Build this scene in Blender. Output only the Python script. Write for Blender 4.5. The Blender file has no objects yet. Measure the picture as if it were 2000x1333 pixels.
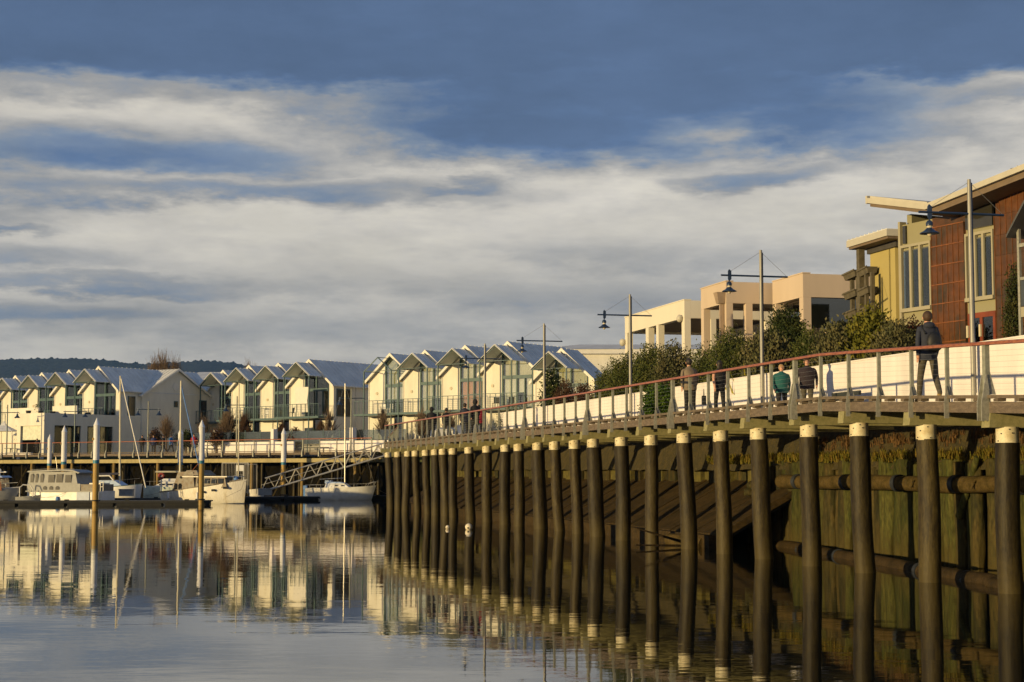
import bpy, math, random
from mathutils import Vector, Matrix, noise as mnoise
R = math.radians
rnd = random.Random(7)
SC = bpy.context.scene

# ------------------------------------------------------------------ camera
cam_data = bpy.data.cameras.new("camera")
cam = bpy.data.objects.new("camera", cam_data)
SC.collection.objects.link(cam)
cam_data.sensor_width = 36.0
cam_data.lens = 57.6
cam_data.clip_start = 0.2
cam_data.clip_end = 30000
EYE = 2.32
HAZE = 0.00006
cam.location = (0, 0, EYE)
cam.rotation_euler = (R(90 + 4.53), 0, 0)
SC.camera = cam

# ------------------------------------------------------------------ view
SC.view_settings.view_transform = 'Standard'
SC.view_settings.look = 'None'
SC.view_settings.gamma = 1
SC.view_settings.use_curve_mapping = False
SC.view_settings.exposure = 0.0

# ------------------------------------------------------------------ sun (low, from the left behind the camera)
SUN_EL = 4.5
SUN_AZ = 53.0      # light travels towards (sin, cos) of this angle
sun_data = bpy.data.lights.new("sun", 'SUN')
sun_data.energy = 4.7
sun_data.angle = R(0.6)
sun_data.color = (1.0, 0.74, 0.34)
sun = bpy.data.objects.new("sun", sun_data)
SC.collection.objects.link(sun)
_L = Vector((math.sin(R(SUN_AZ)) * math.cos(R(SUN_EL)), math.cos(R(SUN_AZ)) * math.cos(R(SUN_EL)), -math.sin(R(SUN_EL))))
sun.rotation_euler = _L.to_track_quat('-Z', 'Y').to_euler()

# ------------------------------------------------------------------ world
W = bpy.data.worlds.new("World")
SC.world = W
W.use_nodes = True
nt = W.node_tree
nt.nodes.clear()

def N(tree, typ, **kw):
    n = tree.nodes.new(typ)
    for k, v in kw.items():
        setattr(n, k, v)
    return n

def M(tree, op, a, b=None, c=None, clamp=False):
    n = tree.nodes.new('ShaderNodeMath')
    n.operation = op
    n.use_clamp = clamp
    for i, x in enumerate((a, b, c)):
        if x is None:
            continue
        if isinstance(x, (int, float)):
            n.inputs[i].default_value = x
        else:
            tree.links.new(x, n.inputs[i])
    return n.outputs[0]

def ramp(tree, fac, stops, interp='LINEAR'):
    n = tree.nodes.new('ShaderNodeValToRGB')
    n.color_ramp.interpolation = interp
    el = n.color_ramp.elements
    while len(el) < len(stops):
        el.new(0.5)
    for e, (p, c) in zip(el, stops):
        e.position = p
        e.color = (*c, 1)
    tree.links.new(fac, n.inputs[0])
    return n.outputs[0]

def build_world():
    t = nt
    lk = t.links.new
    tc = N(t, 'ShaderNodeTexCoord')
    sep = N(t, 'ShaderNodeSeparateXYZ')
    lk(tc.outputs['Generated'], sep.inputs[0])
    X, Y, Z = sep.outputs
    az = M(t, 'ARCTAN2', X, Y)
    el = M(t, 'ARCSINE', Z)

    def nz(scale3, scale, detail=4, rough=0.55, off=0):
        mp = N(t, 'ShaderNodeMapping')
        mp.inputs['Scale'].default_value = scale3
        mp.inputs['Location'].default_value = (off, off * .7, off * .3)
        lk(tc.outputs['Generated'], mp.inputs[0])
        n = N(t, 'ShaderNodeTexNoise')
        n.inputs['Scale'].default_value = scale
        n.inputs['Detail'].default_value = detail
        n.inputs['Roughness'].default_value = rough
        lk(mp.outputs[0], n.inputs['Vector'])
        return M(t, 'SUBTRACT', n.outputs[0], 0.5)
    w1 = nz((1, 1, 4.5), 9, 6, .6)
    w2 = nz((1, 1, 3.4), 24, 6, .6, 3.1)
    w3 = nz((1, 1, 2.2), 20, 8, .68, 8.4)
    w4 = nz((1, 1, 8), 5, 5, .55, 1.7)
    # sky coordinates: 1 unit = 100 px of the photograph
    U = M(t, 'ADD', M(t, 'MULTIPLY', az, 32.0), M(t, 'MULTIPLY', w3, 2.4))
    V = M(t, 'ADD', M(t, 'ADD', M(t, 'MULTIPLY', el, 32.0), M(t, 'MULTIPLY', w1, 0.9)), M(t, 'ADD', M(t, 'MULTIPLY', w2, 0.5), M(t, 'MULTIPLY', w3, 0.35)))

    def blob(u, v, ru, rv, amp, tilt=0.0):
        du = M(t, 'SUBTRACT', U, u)
        dv = M(t, 'SUBTRACT', M(t, 'SUBTRACT', V, v), M(t, 'MULTIPLY', du, tilt))
        a = M(t, 'POWER', M(t, 'ABSOLUTE', M(t, 'DIVIDE', du, ru)), 3.0)
        b = M(t, 'POWER', M(t, 'ABSOLUTE', M(t, 'DIVIDE', dv, rv)), 2.6)
        g = M(t, 'EXPONENT', M(t, 'MULTIPLY', M(t, 'ADD', a, b), -1.0))
        return M(t, 'MULTIPLY', g, amp)

    blobs = [
        (2.4, 7.35, 6.0, 1.1, 1.0, -0.02),
        (0.7, 6.62, 3.9, 0.66, 0.95, 0.0),
        (5.2, 6.85, 3.0, 0.72, 0.85, -0.12),
        (-8.0, 7.35, 4.5, 0.45, 0.40, 0.0),
        (-3.2, 7.15, 3.4, 0.42, 0.42, -0.05),
        (-7.3, 6.02, 3.9, 0.44, 0.70, 0.0),
        (6.9, 6.6, 2.2, 0.45, 0.5, -0.16),
        (-5.2, 5.34, 4.3, 0.25, 0.52, 0.02),
        (-1.2, 5.5, 1.1, 0.13, 0.45, 0.12),
        (-10.0, 5.1, 1.6, 0.6, 0.3, 0.0),
        (-10.2, 4.58, 1.5, 0.12, 0.5, 0.0),
        (-9.6, 4.0, 2.4, 0.30, 0.34, -0.04),
        (-8.4, 3.55, 3.2, 0.15, 0.36, 0.0),
        (-9.0, 3.0, 2.8, 0.2, 0.34, 0.05),
        (4.8, 5.72, 1.9, 0.2, 0.45, 0.1),
        (9.6, 7.0, 2.0, 0.22, 0.42, -0.05),
        (3.0, 4.15, 3.6, 0.33, 0.2, -0.05),
        (-1.0, 3.6, 6.0, 0.35, 0.12, 0.0),
        (1.5, 3.25, 4.5, 0.3, 0.16, 0.0),
        (-3.0, 2.7, 9.0, 0.4, 0.14, 0.0),
    ]
    # the heavy deck of cloud overhead
    band = N(t, 'ShaderNodeMapRange', interpolation_type='SMOOTHSTEP')
    lk(V, band.inputs[0])
    band.inputs[1].default_value = 7.0
    band.inputs[2].default_value = 7.8
    C = band.outputs[0]
    for b in blobs:
        C = M(t, 'MAXIMUM', C, blob(*b)) if b[4] > .3 else M(t, 'ADD', C, blob(*b))
    C = M(t, 'ADD', C, M(t, 'MULTIPLY', w4, 0.22))
    C = M(t, 'ADD', C, M(t, 'MULTIPLY', w1, 0.30))
    w6 = nz((1, 1, 4.0), 60, 5, .6, 11.7)
    C = M(t, 'ADD', C, M(t, 'MULTIPLY', w6, 0.16))
    C = M(t, 'ADD', C, M(t, 'MULTIPLY', w2, 0.34))
    C = M(t, 'ADD', C, M(t, 'MULTIPLY', w3, 0.30))
    # lower sky a little greyer
    low = N(t, 'ShaderNodeMapRange', interpolation_type='SMOOTHSTEP')
    lk(el, low.inputs[0])
    low.inputs[1].default_value = 4.8 / 32
    low.inputs[2].default_value = 2.6 / 32
    low.inputs[3].default_value = 0.0
    low.inputs[4].default_value = 0.05
    C = M(t, 'ADD', C, low.outputs[0])
    C = M(t, 'ADD', C, 0.06, clamp=True)
    col = ramp(t, C, [
        (0.00, (0.79, 0.735, 0.635)),
        (0.12, (0.68, 0.635, 0.565)),
        (0.25, (0.53, 0.505, 0.47)),
        (0.40, (0.40, 0.395, 0.395)),
        (0.60, (0.225, 0.285, 0.39)),
        (0.85, (0.112, 0.182, 0.335)),
        (1.00, (0.098, 0.156, 0.285)),
    ])
    # the layers near the horizon are greyer, and all cloud is mottled
    hb = N(t, 'ShaderNodeMapRange', interpolation_type='SMOOTHSTEP')
    lk(el, hb.inputs[0])
    hb.inputs[1].default_value = 1.8 / 32; hb.inputs[2].default_value = 5.2 / 32; hb.inputs[3].default_value = .92; hb.inputs[4].default_value = 1.0
    w5 = nz((1, 1, 3.2), 7, 5, .6, 5.3)
    val = M(t, 'MULTIPLY', hb.outputs[0], M(t, 'ADD', M(t, 'ADD', M(t, 'MULTIPLY', w5, .62), M(t, 'MULTIPLY', w3, .28)), 1.0))
    hsv = N(t, 'ShaderNodeHueSaturation')
    lk(col, hsv.inputs['Color']); lk(val, hsv.inputs['Value'])
    col = hsv.outputs[0]
    sky = N(t, 'ShaderNodeTexSky', sky_type='NISHITA')
    sky.sun_disc = False
    sky.sun_elevation = R(SUN_EL)
    sky.sun_rotation = R(SUN_AZ + 180)
    bg1 = N(t, 'ShaderNodeBackground')
    bg1.inputs[1].default_value = 0.1
    lk(sky.outputs[0], bg1.inputs[0])
    bg2 = N(t, 'ShaderNodeBackground')
    bg2.inputs[1].default_value = 1.0
    lk(col, bg2.inputs[0])
    mx = N(t, 'ShaderNodeMixShader')
    mx.inputs[0].default_value = 0.92      # cloud cover
    lk(bg1.outputs[0], mx.inputs[1])
    lk(bg2.outputs[0], mx.inputs[2])
    out = N(t, 'ShaderNodeOutputWorld')
    lk(mx.outputs[0], out.inputs[0])
build_world()

# ------------------------------------------------------------------ helpers
class MB:
    """collects shapes for one mesh"""
    def __init__(s):
        s.v = []; s.f = []; s.smooth = False
    def add(s, vs, fs):
        n = len(s.v)
        s.v += [tuple(v) for v in vs]
        s.f += [tuple(i + n for i in f) for f in fs]
        return s
    def box(s, x0, x1, y0, y1, z0, z1):
        return s.hexa([(x0, y0, z0), (x1, y0, z0), (x1, y1, z0), (x0, y1, z0), (x0, y0, z1), (x1, y0, z1), (x1, y1, z1), (x0, y1, z1)])
    def hexa(s, p):
        return s.add(p, [(3, 2, 1, 0), (4, 5, 6, 7), (0, 1, 5, 4), (1, 2, 6, 5), (2, 3, 7, 6), (3, 0, 4, 7)])
    def quad(s, a, b, c, d):
        return s.add([a, b, c, d], [(0, 1, 2, 3)])
    def tube(s, p, q, r, r2=None, n=6, caps=True):
        p = Vector(p); q = Vector(q); r2 = r if r2 is None else r2
        d = (q - p)
        if d.length < 1e-9: return s
        d.normalize()
        a = d.orthogonal().normalized(); b = d.cross(a)
        vs = []
        for c, rr in ((p, r), (q, r2)):
            for i in range(n):
                t = 2 * math.pi * i / n
                vs.append(c + (a * math.cos(t) + b * math.sin(t)) * rr)
        fs = [(i, (i + 1) % n, n + (i + 1) % n, n + i) for i in range(n)]
        if caps:
            fs += [tuple(range(n - 1, -1, -1)), tuple(range(n, 2 * n))]
        return s.add(vs, fs)
    def path(s, pts, rad, n=6, caps=True):
        pts = [Vector(p) for p in pts]
        rr = rad if isinstance(rad, (list, tuple)) else [rad] * len(pts)
        vs = []
        d0 = (pts[1] - pts[0]).normalized()
        a = d0.orthogonal().normalized()
        for i, p in enumerate(pts):
            d = (pts[min(i + 1, len(pts) - 1)] - pts[max(i - 1, 0)]).normalized()
            a = (a - d * a.dot(d)).normalized(); b = d.cross(a)
            for k in range(n):
                t = 2 * math.pi * k / n
                vs.append(p + (a * math.cos(t) + b * math.sin(t)) * rr[i])
        fs = []
        for i in range(len(pts) - 1):
            for k in range(n):
                fs.append((i * n + k, i * n + (k + 1) % n, (i + 1) * n + (k + 1) % n, (i + 1) * n + k))
        if caps:
            fs += [tuple(range(n - 1, -1, -1)), tuple(range((len(pts) - 1) * n, len(pts) * n))]
        return s.add(vs, fs)
    def lathe(s, prof, cx=0, cy=0, cz=0, n=16):
        vs = []
        for r, z in prof:
            for i in range(n):
                t = 2 * math.pi * i / n
                vs.append((cx + r * math.cos(t), cy + r * math.sin(t), cz + z))
        fs = []
        for j in range(len(prof) - 1):
            for i in range(n):
                fs.append((j * n + i, j * n + (i + 1) % n, (j + 1) * n + (i + 1) % n, (j + 1) * n + i))
        fs += [tuple(range(n - 1, -1, -1)), tuple(range((len(prof) - 1) * n, len(prof) * n))]
        return s.add(vs, fs)
    def prism(s, poly, y0, y1, axis='y'):
        """poly of (a,b) extruded; axis y: (x,z) polygon, axis x: (y,z), axis z: (x,y)"""
        n = len(poly)
        if axis == 'y': mk = lambda a, b, t: (a, t, b)
        elif axis == 'x': mk = lambda a, b, t: (t, a, b)
        else: mk = lambda a, b, t: (a, b, t)
        vs = [mk(a, b, y0) for a, b in poly] + [mk(a, b, y1) for a, b in poly]
        fs = [(i, (i + 1) % n, n + (i + 1) % n, n + i) for i in range(n)]
        fs += [tuple(range(n - 1, -1, -1)), tuple(range(n, 2 * n))]
        return s.add(vs, fs)
    def ball(s, c, rx, ry, rz, n=12, m=8):
        vs = []; fs = []
        for j in range(1, m):
            ph = math.pi * j / m
            for i in range(n):
                t = 2 * math.pi * i / n
                vs.append((c[0] + rx * math.sin(ph) * math.cos(t), c[1] + ry * math.sin(ph) * math.sin(t), c[2] + rz * math.cos(ph)))
        for j in range(m - 2):
            for i in range(n):
                fs.append((j * n + i, j * n + (i + 1) % n, (j + 1) * n + (i + 1) % n, (j + 1) * n + i))
        t0 = len(vs); vs.append((c[0], c[1], c[2] + rz)); vs.append((c[0], c[1], c[2] - rz))
        for i in range(n):
            fs.append((t0, (i + 1) % n, i)); fs.append((t0 + 1, (m - 2) * n + i, (m - 2) * n + (i + 1) % n))
        return s.add(vs, fs)
    def xf(s, mat):
        s.v = [tuple(mat @ Vector(v)) for v in s.v]
        return s
    def mesh(s, name, smooth=None, fix=True):
        me = bpy.data.meshes.new(name)
        me.from_pydata(s.v, [], s.f)
        if fix:
            import bmesh
            bm = bmesh.new(); bm.from_mesh(me)
            bmesh.ops.recalc_face_normals(bm, faces=bm.faces)
            bm.to_mesh(me); bm.free()
        if smooth if smooth is not None else s.smooth:
            me.polygons.foreach_set('use_smooth', [True] * len(me.polygons))
            me.set_sharp_from_angle(angle=R(40)) if hasattr(me, 'set_sharp_from_angle') else None
        me.update()
        return me

def link(o, parent=None):
    SC.collection.objects.link(o)
    if parent is not None:
        o.parent = parent
    return o

def part(name, geo, m, parent=None, loc=(0, 0, 0), rot=(0, 0, 0), smooth=None, fix=True, kind=None):
    me = geo.mesh(name, smooth, fix) if isinstance(geo, MB) else geo
    if m is not None and not me.materials:
        for q in (m if isinstance(m, (list, tuple)) else [m]):
            me.materials.append(q)
    o = bpy.data.objects.new(name, me)
    o.location = loc
    o.rotation_euler = rot
    link(o, parent)
    if kind: o['kind'] = kind
    return o

def tag(o, label, cat, group=None, kind=None):
    o['label'] = label
    o['category'] = cat
    if group: o['group'] = group
    if kind: o['kind'] = kind
    return o

def thing(name, label, cat, loc=(0, 0, 0), rz=0.0, group=None):
    o = bpy.data.objects.new(name, None)
    o.empty_display_size = 0.3
    o.location = loc
    o.rotation_euler = (0, 0, rz)
    link(o)
    return tag(o, label, cat, group)

def struct(name, geo, m, smooth=None, loc=(0, 0, 0), rz=0, fix=True):
    o = part(name, geo, m, None, loc, (0, 0, rz), smooth, fix)
    o['kind'] = 'structure'
    return o

def copy_tree(o, parent=None):
    c = o.copy()
    SC.collection.objects.link(c)
    c.parent = parent
    for ch in list(o.children):
        copy_tree(ch, c)
    return c

def copy_thing(root, loc, rz, label, group=None):
    c = copy_tree(root)
    c.location = loc
    c.rotation_euler = (0, 0, rz)
    c['label'] = label
    if group: c['group'] = group
    return c

# ------------------------------------------------------------------ materials
MATS = {}
def mat(name, col, rough=0.6, metal=0.0, var=0.12, scale=3.0, stretch=(1, 1, 1), bump=0.0, bscale=None, col2=None, spec=None, sharp=None, emit=None, tide=None):
    """procedural material: base colour broken up by two noises, optional second colour in patches, optional bump"""
    if name in MATS: return MATS[name]
    m = bpy.data.materials.new(name); m.use_nodes = True
    t = m.node_tree; lk = t.links.new
    p = t.nodes['Principled BSDF']
    p.inputs['Roughness'].default_value = rough
    p.inputs['Metallic'].default_value = metal
    if spec is not None: p.inputs['Specular IOR Level'].default_value = spec
    geo = N(t, 'ShaderNodeNewGeometry')
    mp = N(t, 'ShaderNodeMapping'); mp.inputs['Scale'].default_value = stretch
    lk(geo.outputs['Position'], mp.inputs[0])
    n1 = N(t, 'ShaderNodeTexNoise'); n1.inputs['Scale'].default_value = scale; n1.inputs['Detail'].default_value = 6; n1.inputs['Roughness'].default_value = .6
    lk(mp.outputs[0], n1.inputs['Vector'])
    fac = n1.outputs[0]
    if col2 is None:
        lo = tuple(max(0, c * (1 - var * 1.6)) for c in col); hi = tuple(min(1, c * (1 + var * 1.6)) for c in col)
        c_out = ramp(t, fac, [(0.25, lo), (0.75, hi)])
    else:
        a, b = sharp or (0.42, 0.62)
        c_out = ramp(t, fac, [(a, col), (b, col2)])
        n2 = N(t, 'ShaderNodeTexNoise'); n2.inputs['Scale'].default_value = scale * 6; n2.inputs['Detail'].default_value = 4
        lk(mp.outputs[0], n2.inputs['Vector'])
        hs = N(t, 'ShaderNodeHueSaturation')
        lk(c_out, hs.inputs['Color'])
        lk(M(t, 'ADD', M(t, 'MULTIPLY', M(t, 'SUBTRACT', n2.outputs[0], .5), var * 4), 1.0), hs.inputs['Value'])
        c_out = hs.outputs[0]
    if tide:
        # weed and shells below the tide mark, and each timber its own tone
        oi = N(t, 'ShaderNodeObjectInfo')
        h2 = N(t, 'ShaderNodeHueSaturation'); lk(c_out, h2.inputs['Color'])
        lk(M(t, 'ADD', M(t, 'MULTIPLY', oi.outputs['Random'], .7), .68), h2.inputs['Value'])
        sp = N(t, 'ShaderNodeSeparateXYZ'); lk(geo.outputs['Position'], sp.inputs[0])
        n5 = N(t, 'ShaderNodeTexNoise'); n5.inputs['Scale'].default_value = 9; n5.inputs['Detail'].default_value = 5; lk(geo.outputs['Position'], n5.inputs['Vector'])
        zz = M(t, 'ADD', sp.outputs[2], M(t, 'MULTIPLY', n5.outputs[0], -1.1))
        mr = N(t, 'ShaderNodeMapRange'); lk(zz, mr.inputs[0]); mr.inputs[1].default_value = .45; mr.inputs[2].default_value = -.55; mr.inputs[3].default_value = 0; mr.inputs[4].default_value = .85
        mxx = N(t, 'ShaderNodeMix', data_type='RGBA'); lk(mr.outputs[0], mxx.inputs[0]); lk(h2.outputs[0], mxx.inputs[6]); mxx.inputs[7].default_value = (*tide, 1)
        c_out = mxx.outputs[2]
    lk(c_out, p.inputs['Base Color'])
    if bump > 0:
        n3 = N(t, 'ShaderNodeTexNoise'); n3.inputs['Scale'].default_value = bscale or scale * 5; n3.inputs['Detail'].default_value = 5
        lk(mp.outputs[0], n3.inputs['Vector'])
        bp = N(t, 'ShaderNodeBump'); bp.inputs['Strength'].default_value = 1.0; bp.inputs['Distance'].default_value = bump
        lk(n3.outputs[0], bp.inputs['Height']); lk(bp.outputs[0], p.inputs['Normal'])
    if emit:
        p.inputs['Emission Color'].default_value = (*emit, 1); p.inputs['Emission Strength'].default_value = 1
    MATS[name] = m
    return m

def glass(name, tint=(0.05, 0.07, 0.08), clear=0.5, rough=0.03):
    if name in MATS: return MATS[name]
    m = bpy.data.materials.new(name); m.use_nodes = True
    t = m.node_tree; t.nodes.clear(); lk = t.links.new
    tr = N(t, 'ShaderNodeBsdfTransparent'); tr.inputs[0].default_value = (*[min(1, c + clear) for c in tint], 1)
    gl = N(t, 'ShaderNodeBsdfGlossy'); gl.inputs['Roughness'].default_value = rough; gl.inputs[0].default_value = (.9, .95, .95, 1)
    fr = N(t, 'ShaderNodeFresnel'); fr.inputs[0].default_value = 1.5
    fa = M(t, 'ADD', fr.outputs[0], 0.06, clamp=True)
    mx = N(t, 'ShaderNodeMixShader'); lk(fa, mx.inputs[0]); lk(tr.outputs[0], mx.inputs[1]); lk(gl.outputs[0], mx.inputs[2])
    o = N(t, 'ShaderNodeOutputMaterial'); lk(mx.outputs[0], o.inputs[0])
    MATS[name] = m
    return m

white = mat('white_render', (.70, .665, .57), .75, var=.09, scale=1.0, stretch=(1, 1, .3), bump=.002)
white_wall = mat('white_wall_paint', (.78, .73, .70), .8, var=.10, scale=1.4, stretch=(1, 1, .18), bump=.002)
teal = mat('teal_steel', (.045, .095, .105), .45, var=.15)
roof_m = mat('zinc_roof', (.66, .655, .62), .6, 0, var=.12, scale=.7, stretch=(1, 1, 1))
white_trim = mat('white_trim', (.70, .67, .60), .6, var=.05)
dark = mat('shade_black', (.018, .018, .018), .9, var=.2)  # near black: the shade of unlit interiors and gaps put into colour
pane_m = glass('window_glass', (.03, .05, .05), .85)
pane_dark = glass('tinted_glass', (.02, .03, .035), .18)
blind_m = mat('pale_blind', (.60, .55, .42), .8, var=.1, scale=8, stretch=(1, 1, .1))
blind_orange = mat('orange_blind', (.55, .26, .12), .8, var=.08)
blind_white = mat('white_blind', (.72, .69, .62), .8, var=.05)
curtain_ol = mat('olive_curtain', (.46, .41, .20), .8, var=.1, scale=6, stretch=(1, 1, .1))
galv = mat('galvanised_steel', (.30, .295, .25), .5, .15, var=.2, scale=14, bump=.001)
post_paint = mat('grey_green_post', (.24, .245, .20), .6, var=.2, scale=10, bump=.001)
jarrah = mat('red_timber', (.36, .125, .045), .42, var=.35, scale=7, stretch=(1, 1, 3), bump=.003, col2=(.24, .075, .028))
old_timber = mat('weathered_fascia', (.115, .088, .066), .85, var=.3, scale=5, stretch=(1, 1, 3), bump=.006, col2=(.17, .13, .095))
deck_m = mat('weathered_deck', (.13, .10, .07), .85, var=.25, scale=6, bump=.004)
beam_m = mat('green_concrete', (.29, .26, .125), .8, var=.16, scale=9, bump=.003, col2=(.22, .205, .09))
cap_m = mat('pile_cap', (.66, .60, .42), .55, var=.12, scale=5, bump=.001, col2=(.52, .43, .25))
pile_m = mat('tarred_pile', (.021, .0145, .005), .62, var=.5, scale=6, stretch=(1, 1, .25), bump=.012, bscale=14, col2=(.046, .034, .010), spec=.3, tide=(.060, .044, .011))
wire_m = mat('stainless_wire', (.35, .33, .28), .35, .8, var=.1)
black_m = mat('matt_black', (.012, .013, .014), .6, var=.2)
steel_blue = mat('blue_steel', (.035, .055, .085), .4, .3, var=.15)
# ------------------------------------------------------------------ water, bed, land, hills
def water_mat():
    m = bpy.data.materials.new('river_water'); m.use_nodes = True
    t = m.node_tree; lk = t.links.new
    p = t.nodes['Principled BSDF']
    p.inputs['Base Color'].default_value = (.012, .013, .008, 1)
    p.inputs['Roughness'].default_value = 0.015
    p.inputs['IOR'].default_value = 1.65
    geo = N(t, 'ShaderNodeNewGeometry')
    def nz(sx, sy, detail, rough=.5):
        mp = N(t, 'ShaderNodeMapping'); mp.inputs['Scale'].default_value = (sx, sy, 1)
        lk(geo.outputs['Position'], mp.inputs[0])
        n = N(t, 'ShaderNodeTexNoise'); n.inputs['Scale'].default_value = 1; n.inputs['Detail'].default_value = detail; n.inputs['Roughness'].default_value = rough
        lk(mp.outputs[0], n.inputs['Vector'])
        return n.outputs[0]
    big = nz(.05, .09, 3)                       # where the breeze touches the water
    mask = N(t, 'ShaderNodeMapRange'); lk(big, mask.inputs[0])
    mask.inputs[1].default_value = .36; mask.inputs[2].default_value = .62; mask.inputs[3].default_value = .35; mask.inputs[4].default_value = 1.0
    swell = nz(.35, .8, 2)
    rip = nz(1.6, 4.2, 3, .55)
    h = M(t, 'ADD', M(t, 'MULTIPLY', swell, .30), M(t, 'MULTIPLY', M(t, 'MULTIPLY', rip, mask.outputs[0]), .12))
    bp = N(t, 'ShaderNodeBump'); bp.inputs['Strength'].default_value = 1; bp.inputs['Distance'].default_value = .012
    lk(h, bp.inputs['Height']); lk(bp.outputs[0], p.inputs['Normal'])
    return m
struct('water', MB().quad((-2500, -50, 0), (2500, -50, 0), (2500, 6100, 0), (-2500, 6100, 0)), water_mat())

# frames: o = inland offset, s = distance along the boardwalk
UX, UY = -0.238, 0.9713
BW = Vector((17.2, 0, 0)); BROT = math.atan2(0.238, 0.9713)
def WL(o, s, z=0.0):
    return Vector((BW.x + UX * s + UY * o, UY * s + 0.238 * o, z))
def dz(s):
    return -0.042 * max(0.0, 38.5 - 0.9713 * s)
def sY(Y, o=0.0):
    return (Y - 0.238 * o) / 0.9713

mud = mat('river_bed', (.05, .042, .03), .9, var=.3, bump=.03)
struct('river_bed', MB().quad((-2500, -50, -2.0), (2500, -50, -2.0), (2500, 6100, -2.0), (-2500, 6100, -2.0)), mud)
grass_m = mat('lawn', (.06, .075, .02), .95, var=.3, scale=2, bump=.03, col2=(.09, .085, .03))
land = MB()
a0 = WL(4.05, -52); a1 = WL(4.05, 108.5)
poly = [(a0.x, a0.y), (a1.x, a1.y), (-7.2, 138.3), (-63, 179), (-400, 420), (-1500, 1200), (-2400, 3500), (2400, 3500), (2400, -50)]
land.prism(poly, -2.2, 3.82, axis='z')
struct('ground', land, grass_m)

hill_m = mat('wooded_hillside', (.022, .030, .020), .95, var=.4, scale=.03, bump=6, bscale=.06)
def hills():
    b = MB(); cols = []
    prof = [(-400, 716), (-60, 701), (0, 699), (90, 697), (150, 697), (200, 700), (255, 706), (285, 708), (330, 705), (400, 702), (450, 705), (480, 711), (520, 714), (565, 711), (610, 710), (650, 714), (700, 722), (800, 740), (1000, 780), (1300, 840)]
    nx = 900; D = 5000.0; PX0 = -560
    def topy(px):
        for (x0, y0), (x1, y1) in zip(prof, prof[1:]):
            if x0 <= px <= x1:
                k = (px - x0) / (x1 - x0); k = k * k * (3 - 2 * k)
                return y0 + (y1 - y0) * k
        return prof[-1][1]
    rows = [(-900, -.02), (-700, .25), (-450, .55), (-200, .83), (-12, .985), (0, 1.0), (12, .985), (300, .9), (900, .2), (1000, -.02)]
    idx = []
    for i in range(nx + 1):
        px = -400 + 1700 * i / nx
        top = (920 - topy(px)) / 3200 * D
        X = (px - 1000) / 3200 * D
        for j, (dy, k) in enumerate(rows):
            n = mnoise.noise(Vector((X * .004, dy * .004, 1)))
            tree = (abs(mnoise.noise(Vector((X * .05, dy * .02, 5)))) * 14 + rnd.random() * 4) if j == 5 else 0
            b.v.append((X, D + dy, max(-1.5, top * k * (1 + (n * .05 if j < 4 else 0)) + tree - (7 if j == 5 else 0))))
    nr = len(rows)
    for i in range(nx):
        for j in range(nr - 1):
            b.f.append((i * nr + j, (i + 1) * nr + j, (i + 1) * nr + j + 1, i * nr + j + 1))
    return b
struct('hills', hills(), hill_m, smooth=False)

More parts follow.
